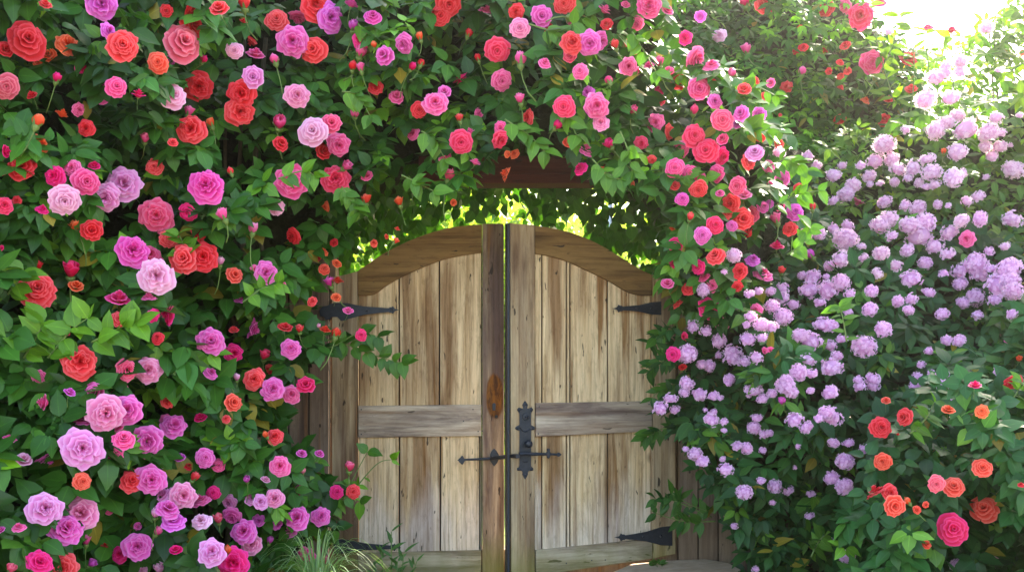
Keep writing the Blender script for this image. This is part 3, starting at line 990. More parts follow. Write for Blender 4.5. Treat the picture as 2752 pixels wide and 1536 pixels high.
COLS = dict(R=(230, 28, 42), C=(252, 64, 70), S=(252, 96, 48), P=(252, 94, 162), L=(250, 172, 212), O=(226, 84, 198), H=(244, 14, 112), K=(238, 92, 118), V=(250, 212, 240), W=(255, 228, 240))
CNAME = dict(R="red", C="coral", S="salmon orange", P="pink", L="pale pink", O="orchid purple", H="hot pink", K="dusty coral pink", V="lilac", W="pale lilac")
FLOWERS = [   # rows of (x, y, diameter, colour letters, kind): f open rose, u ruffled, h cup, b bud, s half hidden, v cluster
    ((0, 0), [(340,35,100,'C','h'), (765,30,240,'O','u'), (205,300,265,'R','f'), (35,380,150,'R','s'), (930,345,260,'CR','f'), (510,340,170,'S','s'), (370,420,150,'S','s'), (290,480,70,'S','s'), (1450,65,150,'R','s'), (1450,190,190,'R','s'), (1655,65,150,'C','h'), (1845,15,90,'C','b'), (1380,320,270,'K','f'), (1195,475,170,'SC','f'), (1250,430,190,'O','s'), (1770,385,135,'L','f'), (1925,430,170,'P','s'), (1900,310,90,'R','s'), (1835,170,80,'R','s'), (430,585,65,'H','b'), (50,655,190,'K','f'), (615,510,90,'H','s'), (765,680,190,'OH','s'), (880,655,165,'PH','f'), (1045,715,110,'H','h'), (1305,720,220,'L','f'), (1505,650,230,'R','u'), (1908,582,180,'OL','f'), (1820,700,200,'R','u'), (1815,840,220,'CR','u'), (1440,970,220,'RC','u'), (285,910,95,'S','b'), (460,875,130,'S','s'), (1305,1075,80,'C','h'), (30,1140,120,'H','s'), (650,970,120,'R','s'), (160,1260,200,'R','s'), (20,1285,70,'R','s'), (545,1265,130,'P','s'), (1165,1260,140,'C','f'), (650,1370,210,'PH','f'), (930,1390,250,'LO','u'), (1557,1401,260,'HO','u')]),
    ((688, 0), [(455,40,230,'R','u'), (720,35,110,'PO','h'), (155,155,190,'C','f'), (320,130,130,'P','s'), (565,130,210,'O','u'), (880,125,130,'OH','f'), (735,190,75,'O','b'), (280,310,230,'PO','u'), (430,375,200,'CR','f'), (790,305,140,'H','u'), (790,385,85,'P','b'), (890,335,45,'S','b'), (970,420,180,'OP','f'), (1115,330,150,'OP','u'), (1455,30,200,'R','f'), (1395,120,170,'R','f'), (1605,250,55,'R','b'), (1235,275,55,'S','b'), (1180,500,55,'H','b'), (1245,475,55,'R','b'), (140,445,70,'P','b'), (730,495,60,'R','b'), (790,510,60,'P','b'), (310,720,175,'LP','u'), (905,660,110,'R','u'), (1820,380,210,'CH','f'), (1855,605,170,'P','f'), (1355,780,195,'P','u'), (1420,690,110,'PO','h'), (180,920,95,'PH','b'), (430,990,215,'L','f'), (570,930,180,'PC','f'), (625,1090,185,'P','u'), (500,1150,170,'R','s'), (600,1350,215,'CH','u'), (270,1370,240,'PH','u'), (685,1250,70,'P','b'), (1545,1070,190,'HC','f'), (1615,995,80,'P','h'), (1845,965,115,'PH','f'), (1845,1055,140,'CH','u'), (1425,1190,110,'P','f'), (1655,1225,90,'P','h'), (1460,1320,75,'PS','b'), (1890,1310,110,'S','s'), (1900,1160,60,'S','s')]),
    ((1376, 0), [(30,90,120,'R','u'), (395,30,180,'RC','f'), (225,125,190,'OP','f'), (290,225,140,'RC','s'), (60,215,155,'PL','f'), (450,150,85,'LP','b'), (455,320,170,'RC','u'), (440,420,130,'CP','s'), (585,330,185,'OP','u'), (665,310,150,'PO','s'), (690,90,130,'P','s'), (715,190,120,'R','s'), (1030,40,190,'PH','u'), (1755,10,70,'H','b'), (1890,40,120,'CR','s'), (1420,125,110,'O','f'), (1565,270,110,'LV','u'), (1305,285,105,'H','u'), (775,335,60,'C','b'), (65,445,90,'P','b'), (245,475,110,'P','f'), (880,500,130,'P','u'), (940,535,80,'P','s'), (1035,495,90,'P','h'), (1110,465,65,'P','b'), (1185,540,60,'P','b'), (730,605,60,'PH','b'), (1265,615,110,'R','s'), (1125,675,90,'H','s'), (1415,670,185,'PH','f'), (1495,630,100,'R','s'), (1660,545,60,'P','b'), (1750,670,110,'C','h'), (1840,640,160,'CR','s'), (1900,740,100,'C','s'), (1530,765,110,'OP','s'), (1130,780,90,'CP','s'), (390,805,180,'HC','f'), (640,800,185,'P','u'), (600,830,110,'PO','f'), (670,925,120,'PL','u'), (570,700,100,'O','s'), (915,830,60,'HP','b'), (1375,825,65,'PH','b'), (1590,905,165,'CP','f'), (1730,855,140,'OP','f'), (1700,930,90,'O','s'), (1080,925,120,'P','s'), (1375,1025,190,'HC','f'), (1465,1135,190,'HC','f'), (1590,1050,110,'PH','f'), (1870,1030,110,'C','s'), (1835,1150,145,'LO','f'), (1790,1220,120,'CR','s'), (435,1080,130,'RS','s'), (975,1080,100,'HC','s'), (1055,1205,70,'C','s'), (515,1270,110,'H','u'), (685,1285,75,'S','s'), (890,1360,90,'S','s'), (1230,1265,145,'PH','f'), (1345,1310,125,'PH','f'), (1420,1330,100,'P','s'), (1540,1310,135,'PH','u'), (1230,1405,100,'C','s'), (1410,1430,145,'RC','f'), (1700,1400,145,'PC','f'), (20,1160,80,'S','s')]),
    ((2064, 0), [(10,60,80,'R','s'), (700,120,200,'RH','u'), (840,15,110,'H','s'),  (265,360,80,'R','h'), (210,385,50,'R','s'), (240,210,50,'R','s'), (430,380,50,'R','s'), (585,345,90,'RC','h'), (785,465,180,'HP','u'), (540,480,80,'C','s'), (545,575,70,'C','s'), (460,540,50,'R','s'), (600,535,60,'C','s'), (545,665,50,'C','s'), (20,625,80,'P','h'), (140,655,80,'RC','s'), (735,760,70,'S','s'), (910,755,90,'C','h'), (1205,215,90,'PH','h'), (1385,230,100,'PH','h'),  (1915,400,60,'S','s'), (90,870,40,'C','s'), (80,1085,70,'C','s'), (1325,1140,40,'S','b'), (110,1350,130,'PO','f'), (20,1400,60,'H','b'), (230,1420,90,'RC','f'), (335,1295,50,'C','s'), (910,235,80,'W','v'), (1650,210,110,'W','v'), (1455,465,120,'W','v'), (1345,500,110,'W','v'), (1270,590,150,'W','v'), (1350,550,80,'W','v'), (1450,540,120,'W','v'), (1190,750,155,'W','v'), (1380,735,165,'W','v'), (1345,925,120,'W','v'), (1265,985,155,'W','v'), (1430,870,110,'W','v'), (1495,980,215,'W','v'), (1665,1000,175,'W','v'), (1755,1005,90,'W','v'), (1720,885,120,'W','v'), (1750,1105,130,'W','v'), (1640,1105,100,'W','v'), (1830,1095,50,'W','v'), (880,1090,165,'W','v'), (810,1215,135,'W','v'), (935,1205,135,'W','v'), (700,1250,90,'W','v'), (765,1330,110,'W','v'), (985,1280,120,'W','v'), (1100,1270,145,'W','v'), (1205,1200,120,'W','v'), (1235,1300,145,'W','v'), (1430,1150,175,'W','v'), (1690,1180,110,'W','v'), (1855,1280,165,'W','v'), (1400,1340,150,'W','v'), (1470,1310,90,'W','v'), (1645,1335,60,'W','v'), (955,1375,80,'W','v'), (1060,1345,80,'W','v'), (1140,1380,80,'W','v'), (1260,1395,100,'W','v'), (1195,1410,90,'W','v'), (495,1325,135,'W','v'), (80,1150,110,'W','v'), (300,1180,100,'W','v'), (560,1250,80,'W','v'), (370,1250,80,'W','v'), (770,1390,60,'W','v'), (845,1385,60,'W','v'), (1040,980,80,'W','v'), (1740,530,60,'W','v'), (1900,870,70,'W','v'), (640,1400,130,'W','v')]),
    ((0, 512), [(490,70,250,'L','f'), (35,110,130,'HC','u'), (130,75,70,'R','s'), (800,50,220,'LO','u'), (690,300,190,'R','f'), (1180,190,245,'PC','u'), (1420,160,145,'H','f'), (1680,180,80,'P','b'), (1910,285,75,'PL','b'), (1500,325,110,'R','s'), (5,430,60,'H','s'), (1005,450,215,'OH','u'), (1130,490,170,'PR','s'), (1390,510,240,'C','f'), (1530,500,200,'R','u'), (1175,640,245,'L','u'), (1660,530,60,'L','b'), (1770,640,150,'CS','f'), (280,745,310,'CR','f'), (535,595,105,'HR','b'), (575,720,120,'S','h'), (895,820,180,'HP','h'), (1280,940,160,'H','s'), (1155,945,100,'H','s'), (1590,1135,190,'PO','u'), (1765,1050,85,'C','h'), (1905,1040,140,'OP','u'), (600,1285,240,'CR','u'), (1110,1255,110,'RS','s'), (960,1350,150,'PC','u'), (1120,1355,195,'LP','u'), (1590,1375,110,'OP','s'), (1705,1395,60,'C','b'), (1785,1405,50,'L','b'), (1920,1420,150,'C','u'), (1920,590,60,'P','s')]),
    ((688, 512), [(160,125,135,'L','f'), (530,120,80,'S','s'), (830,65,65,'RS','b'), (1080,80,60,'S','b'), (1490,90,70,'S','s'), (1065,290,50,'RS','h'), (980,350,55,'RS','s'), (890,395,60,'RS','s'), (1055,380,40,'RS','b'), (590,395,80,'R','s'), (275,345,120,'R','s'), (505,460,80,'S','s'), (470,520,60,'R','s'), (610,550,80,'S','h'), (515,590,95,'RS','f'), (615,680,100,'RS','h'), (555,690,65,'OH','b'), (605,805,80,'S','h'), (425,835,80,'C','h'), (75,615,160,'PO','u'), (180,715,90,'PC','h'), (695,905,85,'P','h'), (220,1030,110,'CR','h'), (330,1040,55,'C','b'), (520,1050,90,'RS','h'), (605,1070,75,'RS','b'), (475,1020,30,'L','b'), (795,1090,100,'HR','f'), (265,1190,135,'PO','u'), (65,1240,70,'HC','b'), (110,1350,100,'C','s')]),
    ((1376, 512), [(1285,60,110,'OH','f'), (1570,20,70,'P','h'), (1650,100,140,'RC','s'), (1750,30,120,'PL','h'), (1635,180,90,'C','s'), (1740,215,190,'CR','f'), (1810,180,110,'PC','s'), (1895,120,100,'OP','f'), (1660,265,90,'PO','f'), (1535,260,135,'RH','f'), (1435,335,140,'OP','f'), (1800,335,130,'RC','s'), (1210,280,60,'S','s'), (1405,580,115,'H','f'), (1450,650,90,'PH','s'), (1330,740,110,'R','f'), (1510,720,90,'P','s'), (1720,610,120,'R','u'), (1700,725,80,'R','s'), (1215,1235,125,'H','f'), (1285,1325,80,'R','s'), (1300,1100,60,'HR','s'), (1840,900,100,'P','s'), (1910,1210,60,'P','s'), (1675,490,130,'WV','v'), (1600,615,50,'V','v'), (1445,750,115,'V','v'), (1790,780,85,'V','v'), (1860,760,100,'V','v'), (1365,1025,105,'V','v'), (1465,1060,105,'V','v'), (1800,950,110,'V','v'), (1880,1010,115,'V','v'), (1770,1010,80,'V','v'), (1565,1130,125,'V','v'), (1320,1230,170,'V','v'), (1660,1215,130,'V','v'), (1670,1260,150,'V','v'), (1560,1240,70,'V','v'), (1780,1120,130,'V','v'), (1890,1110,100,'V','v'), (1755,1290,110,'V','v'), (1840,1260,110,'V','v'), (1430,1310,80,'V','v'), (1490,1320,100,'V','v'), (1640,1420,100,'V','v'), (1310,1430,90,'V','v')]),
    ((2064, 512), [(85,110,90,'HP','f'), (10,100,70,'O','f'), (60,210,70,'P','b'), (165,290,125,'RC','f'), (260,40,100,'RC','s'), (65,420,115,'H','h'), (285,340,110,'PL','f'), (1500,365,120,'P','u'), (20,1205,60,'PH','s'), (685,80,90,'P','s'), (1895,1270,40,'S','b'), (1880,1420,90,'R','s'), (1815,1130,60,'P','s'), (335,120,50,'C','b'), (585,30,150,'WV','v'), (490,80,90,'WV','v'), (880,85,110,'WV','v'), (1035,110,90,'WV','v'), (1130,130,130,'WV','v'), (1280,105,80,'WV','v'), (1360,115,60,'WV','v'), (1500,80,90,'WV','v'), (1590,45,100,'WV','v'), (1840,220,170,'WV','v'), (905,215,155,'WV','v'), (845,260,145,'WV','v'), (1070,260,150,'WV','v'), (1190,240,175,'WV','v'), (1140,345,200,'WV','v'), (1255,420,150,'WV','v'), (1370,320,140,'WV','v'), (1360,480,110,'WV','v'), (585,370,205,'WV','v'), (385,320,110,'WV','v'), (495,290,110,'WV','v'), (600,260,100,'WV','v'), (935,340,90,'WV','v'), (1050,450,110,'WV','v'), (705,420,70,'WV','v'), (550,520,150,'WV','v'), (460,570,90,'V','v'), (720,505,80,'WV','v'), (1325,625,80,'V','v'), (1450,605,155,'V','v'), (1570,550,175,'V','v'), (1600,625,140,'V','v'), (1680,590,90,'V','v'), (1815,590,195,'V','v'), (1450,700,110,'V','v'), (1830,680,140,'V','v'), (1735,720,185,'V','v'), (1850,760,160,'V','v'), (1715,825,110,'V','v'), (1570,805,150,'V','v'), (1470,845,100,'V','v'), (1540,790,80,'V','v'), (1080,670,155,'V','v'), (1215,770,105,'V','v'), (980,835,110,'V','v'), (1080,820,110,'V','v'), (1060,900,90,'V','v'), (260,640,80,'V','v'), (340,655,140,'V','v'), (440,650,60,'V','v'), (550,690,165,'V','v'), (450,755,160,'V','v'), (310,750,155,'V','v'), (620,780,100,'V','v'), (390,845,90,'V','v'), (105,740,110,'V','v'), (20,760,80,'V','v'), (100,815,115,'V','v'), (190,860,100,'V','v'), (30,870,115,'V','v'), (115,950,145,'V','v'), (30,1030,120,'V','v'), (410,1010,135,'V','v'), (480,1020,110,'V','v'), (240,1090,120,'V','v'), (555,1120,110,'V','v'), (870,1045,155,'V','v'), (320,1140,185,'V','v'), (465,1170,110,'V','v'), (725,1175,195,'V','v'), (300,1270,140,'V','v'), (230,1370,145,'V','v'), (325,1380,100,'V','v'), (475,1335,205,'V','v'), (520,1245,90,'V','v'), (790,1420,120,'V','v'), (680,1425,80,'V','v'), (1345,1130,100,'V','v'), (1440,1130,110,'V','v'), (1215,1210,80,'V','v'), (1155,1310,80,'V','v'), (1130,1400,80,'V','v'), (1315,1385,110,'V','v'), (1230,1375,60,'V','v'), (1740,1365,95,'V','v'), (140,1430,100,'V','v')]),
    ((0, 1024), [(720,90,200,'PO','s'), (900,90,150,'PH','s'), (800,240,245,'PL','u'), (965,220,195,'PO','u'), (640,290,190,'OP','s'), (890,330,170,'P','s'), (620,505,275,'LO','u'), (930,440,185,'PH','f'), (1110,450,225,'OP','u'), (850,560,180,'HP','s'), (1310,335,175,'OP','u'), (1250,290,80,'P','s'), (1265,160,90,'C','s'), (1760,160,155,'CS','f'), (1705,285,60,'C','s'), (1355,575,85,'O','h'), (1545,580,165,'PO','f'), (1645,635,110,'PH','f'), (1470,720,65,'C','b'), (1420,640,70,'R','s'), (620,755,155,'SC','f'), (995,750,155,'RC','u'), (1140,745,205,'PO','u'), (980,830,120,'P','s'), (340,960,245,'LO','u'), (610,1000,255,'PL','u'), (500,1110,225,'OP','u'), (430,1050,150,'O','s'), (1230,860,140,'LO','s'), (1380,860,175,'PL','u'), (1270,960,155,'OP','u'), (1310,1050,155,'O','u'), (1175,990,70,'L','b'), (1515,900,125,'P','u'), (1610,840,120,'H','f'), (1500,820,90,'R','s'), (1725,910,110,'LO','s'), (1750,1020,140,'PO','s'), (1520,1055,145,'LV','u'), (1645,1035,65,'PS','b'), (1900,880,110,'LO','s'), (1040,1250,195,'OP','u'), (1120,1270,150,'OP','s'), (1200,1260,110,'R','s'), (1040,1090,80,'OP','s'), (1325,1270,100,'H','h'), (1840,1130,185,'OP','u'), (1900,1230,155,'LP','u'), (1600,1290,185,'LO','u'), (1490,1270,100,'C','s'), (1755,1370,225,'H','u'), (300,1360,165,'H','u'), (460,1410,215,'C','u'), (1200,1410,70,'L','b'), (1075,1425,70,'L','s'), (85,1410,65,'PS','b'), (10,1130,100,'OP','s'), (1895,20,100,'R','s'), (790,1240,60,'R','s'), (1715,1270,60,'S','b')]),
    ((688, 1024), [(125,60,170,'PO','u'), (265,100,135,'P','u'), (375,30,155,'HR','f'), (140,415,115,'RC','u'), (70,400,45,'S','b'), (345,545,85,'OP','h'), (480,545,75,'OP','h'), (180,635,145,'P','u'), (245,640,60,'H','s'), (350,675,50,'LS','b'), (705,640,70,'CP','b'), (610,835,120,'H','f'), (735,830,120,'RC','f'), (35,905,110,'LO','u'), (140,885,135,'PL','u'), (310,1030,175,'OP','u'), (490,1015,130,'OP','u'), (160,1075,100,'O','s'), (265,1130,120,'PO','s'), (370,1330,140,'PH','s'), (20,1050,90,'O','s')]),
    ((1376, 1024), [(1195,130,110,'V','v'), (1120,205,120,'V','v'), (1230,215,80,'V','v'), (1300,85,90,'V','v'), (1415,100,145,'V','v'), (1520,110,110,'V','v'), (1570,125,60,'V','v'), (1500,290,115,'V','v'), (1600,305,70,'V','v'), (1525,230,70,'V','v'), (1600,370,50,'V','v'), (1320,20,110,'V','v'), (1630,15,70,'V','v'), (1820,70,150,'V','v'), (1890,130,90,'V','v'), (1850,275,100,'V','v'), (1825,350,115,'V','v'), (1905,400,90,'V','v'), (1700,490,90,'V','v'), (1770,505,100,'V','v'), (1890,520,70,'V','v'), (1310,510,50,'V','v'), (1380,545,115,'V','v'), (1435,605,120,'V','v'), (1590,585,50,'V','v'), (1610,665,110,'V','v'), (1880,750,80,'V','v'), (1675,1090,60,'V','v'), (1840,1415,60,'V','v'), (1460,215,40,'V','v')]),
    ((2064, 1024), [(105,145,55,'O','b'), (890,145,75,'SC','h'), (850,350,185,'R','f'), (1030,270,150,'RC','f'), (1360,215,105,'S','h'), (1615,225,115,'S','f'), (1560,30,100,'H','h'), (1840,15,110,'R','s'), (870,605,150,'RS','f'), (820,835,145,'RC','s'), (920,840,125,'RC','s'), (955,940,180,'CS','f'), (1050,900,50,'S','b'), (1120,970,80,'RS','s'), (1190,930,50,'RS','s'), (1270,770,140,'SP','f'), (1400,795,165,'CS','f'), (1620,655,155,'CS','f'), (1630,960,215,'CS','f'), (1395,1115,235,'HR','f'), (1190,1230,100,'RS','s'), (980,405,40,'R','s'), (1910,780,50,'R','s'), (130,30,150,'V','v'), (180,85,100,'V','v'), (30,90,70,'V','v'), (320,70,60,'V','v'), (470,85,145,'V','v'), (690,40,110,'V','v'), (790,35,110,'V','v'), (1110,40,110,'V','v'), (1320,30,110,'V','v'), (1380,165,95,'V','v'), (200,295,135,'V','v'), (440,240,140,'V','v'), (480,270,170,'V','v'), (290,350,110,'V','v'), (380,280,90,'V','v'), (495,465,90,'V','v'), (610,465,100,'V','v'), (730,510,110,'V','v'), (580,605,140,'V','v'), (480,730,155,'V','v'), (590,780,110,'V','v'), (570,800,130,'V','v'), (50,790,130,'V','v'), (150,825,90,'V','v'), (225,490,45,'V','v'), (15,390,60,'V','v'), (205,650,35,'V','v'), (35,915,55,'V','v'), (650,1000,50,'V','v')]),
]

# ------------------------------------------------------------------ plants
PL = {}
PL["A"] = dict(poly=[(-420, -260), (920, -260), (935, 300), (965, 545), (930, 640), (905, 720), (885, 830), (800, 850), (765, 770), (640, 720), (-420, 660)])
PL["B"] = dict(poly=[(-420, 620), (640, 690), (760, 745), (770, 830), (850, 880), (925, 925), (850, 1000), (790, 1080), (760, 1180), (785, 1235), (-420, 1235)])
PL["U"] = dict(poly=[(-420, 1175), (765, 1175), (815, 1220), (890, 1290), (925, 1350), (905, 1430), (860, 1700), (-420, 1700)])
PL["C"] = dict(poly=[(900, -240), (1810, -240), (1840, 100), (1800, 400), (1800, 560), (1710, 520), (1620, 480), (1560, 440), (1535, 390), (1450, 365), (1360, 375), (1320, 440), (1240, 510), (1120, 525), (1060, 450), (1000, 480), (960, 545), (930, 300)])
PL["D"] = dict(poly=[(1790, 130), (1990, 190), (2110, 320), (2190, 500), (2230, 640), (2130, 720), (2050, 800), (1960, 880), (1850, 880), (1800, 800), (1780, 700), (1780, 400)])
PL["E"] = dict(poly=[(2120, 640), (2300, 600), (3220, 560), (3220, 1000), (2300, 1000), (2120, 1000), (1980, 840)])
PL["J"] = dict(poly=[(1860, 860), (1980, 800), (2250, 940), (3220, 960), (3220, 1170), (1845, 1170), (1800, 1090), (1775, 960), (1790, 880)])
PL["K"] = dict(poly=[(1830, 1120), (3220, 1120), (3220, 1700), (2010, 1700), (1985, 1470), (1930, 1340), (1860, 1230)])
PL["G"] = dict(poly=[(2150, 420), (2330, 330), (2560, 260), (3220, 180), (3220, 640), (2300, 660), (2190, 640)])
PL["F"] = dict(poly=[(1760, -120), (2300, -120), (2360, 40), (2440, 110), (2540, 330), (2480, 520), (2160, 560), (2080, 330), (1760, 250)])
PL["H"] = dict(poly=[(2760, -160), (3220, -160), (3220, 400), (2380, 400), (2380, 170), (2450, 125), (2560, 112), (2630, 70), (2690, 20), (2730, -40)])
PL["Q"] = dict(poly=[(2380, 1040), (2760, 1000), (3220, 1000), (3220, 1700), (2250, 1700), (2260, 1400), (2330, 1200)])

GREEN = ((0.031, 0.108, 0.014), (0.15, 0.33, 0.018))
GREEN2 = ((0.022, 0.088, 0.020), (0.13, 0.29, 0.025))
SUNNY = ((0.06, 0.14, 0.02), (0.20, 0.32, 0.02))


def dF(u, v): return 1.25 + bumps(u, v) + 0.25 * np.clip((np.asarray(u) - 1800) / 600, 0, 1)
def dG(u, v): return 0.62 - 0.55 * np.clip((np.asarray(u) - 2150) / 900, 0, 1) - 0.35 * sstep((np.asarray(v) - 380) / 260) + bumps(u, v)
def dH(u, v): return 2.1 + 2.5 * bumps(u, v)
def dQ(u, v): return surf(u, v) - 0.28 + bumps(np.asarray(u) * 1.3, v)


LAY = [(-.06, .04, 1.05), (.04, .18, .75), (.20, .36, .6), (.38, .52, .5)]
SPEC = {   # poly key -> name, label, category, depth, normal, spacing, leaf length, template, tints, material, layers, young, core
    "A": ("climbing_rose", "tall climbing rose with large red and pink blooms filling the upper left", "rose", surf, (.25, -.8, .45), 51, .085, LEAF_ROSE, GREEN, M_leaf, LAY, .08, (.56, .5)),
    "B": ("rose_bush", "leafy rose bush with mixed coral and pink blooms in front of the left plank fence", "rose", surf, (.22, -.8, .5), 58, .095, LEAF_ROSE, GREEN, M_leaf, LAY, .10, (.56, .35)),
    "U": ("rose_bush", "low rose bush crowded with mauve and hot pink blooms, behind the striped grass", "rose", surf, (.22, -.8, .5), 58, .095, LEAF_ROSE, GREEN, M_leaf, LAY, .10, (.56, .35)),
    "C": ("climbing_rose", "climbing rose spreading over the top of the gate above the red beam", "rose", surf, (0, -.8, .5), 51, .088, LEAF_ROSE, GREEN, M_leaf, LAY, .24, (.54, .45)),
    "D": ("climbing_rose", "sunlit climbing rose with coral and magenta blooms between gate arch and lilac shrub", "rose", surf, (-.1, -.7, .6), 52, .088, LEAF_ROSE, GREEN, M_leaf, LAY, .22, (.42, .3)),
    "E": ("flowering_shrub", "lilac flowering shrub halfway up the slope at the right, large round heads", "shrub", surf, (-.12, -.75, .6), 50, .090, LEAF_SHRUB, GREEN2, M_leaf_soft, LAY, .12, (.56, .4)),
    "J": ("flowering_shrub", "dense lilac flowering shrub leaning over the top of the right plank fence", "shrub", surf, (-.15, -.75, .55), 48, .090, LEAF_SHRUB, GREEN2, M_leaf_soft, LAY, .08, (.56, .5)),
    "K": ("flowering_shrub", "dark leafy shrub with few small lilac clusters, reaching down to the stone step", "shrub", surf, (-.15, -.75, .55), 48, .090, LEAF_SHRUB, GREEN2, M_leaf_soft, LAY, .08, (.56, .35)),
    "G": ("flowering_shrub", "pale lilac flowering shrub glowing in backlight below the open sky", "shrub", dG, (-.12, -.7, .65), 46, .085, LEAF_SHRUB, SUNNY, M_leaf_soft, LAY[:3], .3, (.5, .25)),
    "F": ("rose_hedge", "tall small-leaved hedge with scattered red roses behind the sunlit climbing rose", "hedge", dF, (0, -.75, .6), 40, .075, LEAF_SHRUB, GREEN, M_leaf_soft, [(-.1, .06, 1.7), (.05, .25, 1.7), (.25, .5, 1.4)], .25, (.6, .4)),
    "H": ("garden_tree", "loose pale green tree against the white sky in the upper right corner", "tree", dH, (0, -.6, .7), 44, .105, LEAF_SHRUB, SUNNY, M_leaf_sun, [(-.3, .1, 1.2), (0, .5, 1.6), (.4, .9, 1.6)], .3, None),
    "Q": ("rose_bush", "dark leafy rose bush with bright coral blooms low in front of the lilac shrubs", "rose", dQ, (-.15, -.75, .55), 50, .078, LEAF_ROSE, GREEN2, M_leaf, LAY[:3], .08, None),
}
CORE_X = {"D": [[(1880, 260), (2260, 400), (2290, 780), (1940, 800)]], "U": [[(-420, 1080), (600, 1080), (600, 1300), (-420, 1300)]], "K": [[(1950, 1060), (3220, 1060), (3220, 1250), (1950, 1250)]], "B": [[(-420, 540), (640, 580), (640, 900), (-420, 900)]], "J": [[(2150, 840), (3220, 840), (3220, 1180), (2150, 1180)]], "E": [[(2250, 540), (3220, 480), (3220, 760), (2250, 760)]],
          "A": [[(600, -260), (1060, -260), (1060, 460), (600, 600)]], "C": [[(780, -240), (1000, -240), (1000, 480), (780, 480)]]}
ROOT = {}
for key, (nm, lab, cat, df, nrm, sp, ll, tpl, tints, mat, lay, yg, cr) in SPEC.items():
    poly = PL[key]["poly"]
    pa = np.asarray(poly)
    cu = float(pa[:, 0].mean())
    yb = float(df(np.array([cu]), np.array([900.0]))[0]) + .3
    root = empty(nm, (0, 0, 0))
    base = P(cu, 900, yb)
    root.location = (base.x, yb, 0)
    tag(root, lab, cat)
    ROOT[key] = root
    inv = np.array(root.location)
    co, tr, c = rosettes(poly, df, nrm, sp, ll, tpl, lay, tints, young=yg, gap={'A': -.50, 'B': -.52, 'C': -.62, 'D': -.66, 'J': -.72, 'K': -.72, 'U': -.46, 'Q': -.62}.get(key, -1.1))
    o = link(bpy.data.objects.new("foliage", tri_mesh("foliage", co - inv, tr, c, mat)), root)
    if cr:
        oc = core("opaque_core", [poly] + CORE_X.get(key, []), df, cr[0], cr[1], root, grow=80 if key in 'BU' else 58)
        oc.data.transform(Matrix.Translation(-Vector(root.location)))
    # canes from the ground up into the plant
    bm = bmesh.new()
    for q in range(5 if key in 'ABUKJQH' else 0):
        x = random.uniform(-.3, .3)
        top = P(cu + random.uniform(-150, 150), max(120, float(pa[:, 1].min()) + 260), yb + (.1 if cr else .6)) - Vector(root.location)
        add_tube(bm, [(x * .4, .05, 0), (x * .7, .02, top.z * .4), (top.x * .7, -.05, top.z * .75), (top.x, 0, top.z)], [.016, .013, .010, .006], 7)
    if len(bm.verts): bm_obj("cane", bm, M_cane, root, True)
    else: bm.free()

# ------------------------------------------------------------------ flowers onto the plants
CNT = {}


def plant_of(u, v, kind):
    if kind == 'v':
        if v < 575 and u > 2150: return "G"
        if v > 1145: return "K"
        if v > 850 or (u < 2130 and v > 690): return "J"
        return "E"
    if u > 2330 and v > 1010: return "Q"
    if u > 2080 and v < 330: return "H" if u > 2560 else "F"
    if u > 2300: return "E" if v > 560 else "G"
    if v > 1145 and u > 1700: return "K"
    if v > 880 and u > 1700: return "J"
    if u > 1775 and v > 140: return "D"
    if u > 1900: return "F"
    if u > 915 and v < 560: return "C"
    if v < 665: return "A"
    return "B" if v < 1205 else "U"


def face(ob, axis, spin):
    q = axis.to_track_quat('Z', 'Y')
    ob.rotation_mode = 'QUATERNION'
    from mathutils import Quaternion
    ob.rotation_quaternion = q @ Quaternion((0, 0, 1), spin)


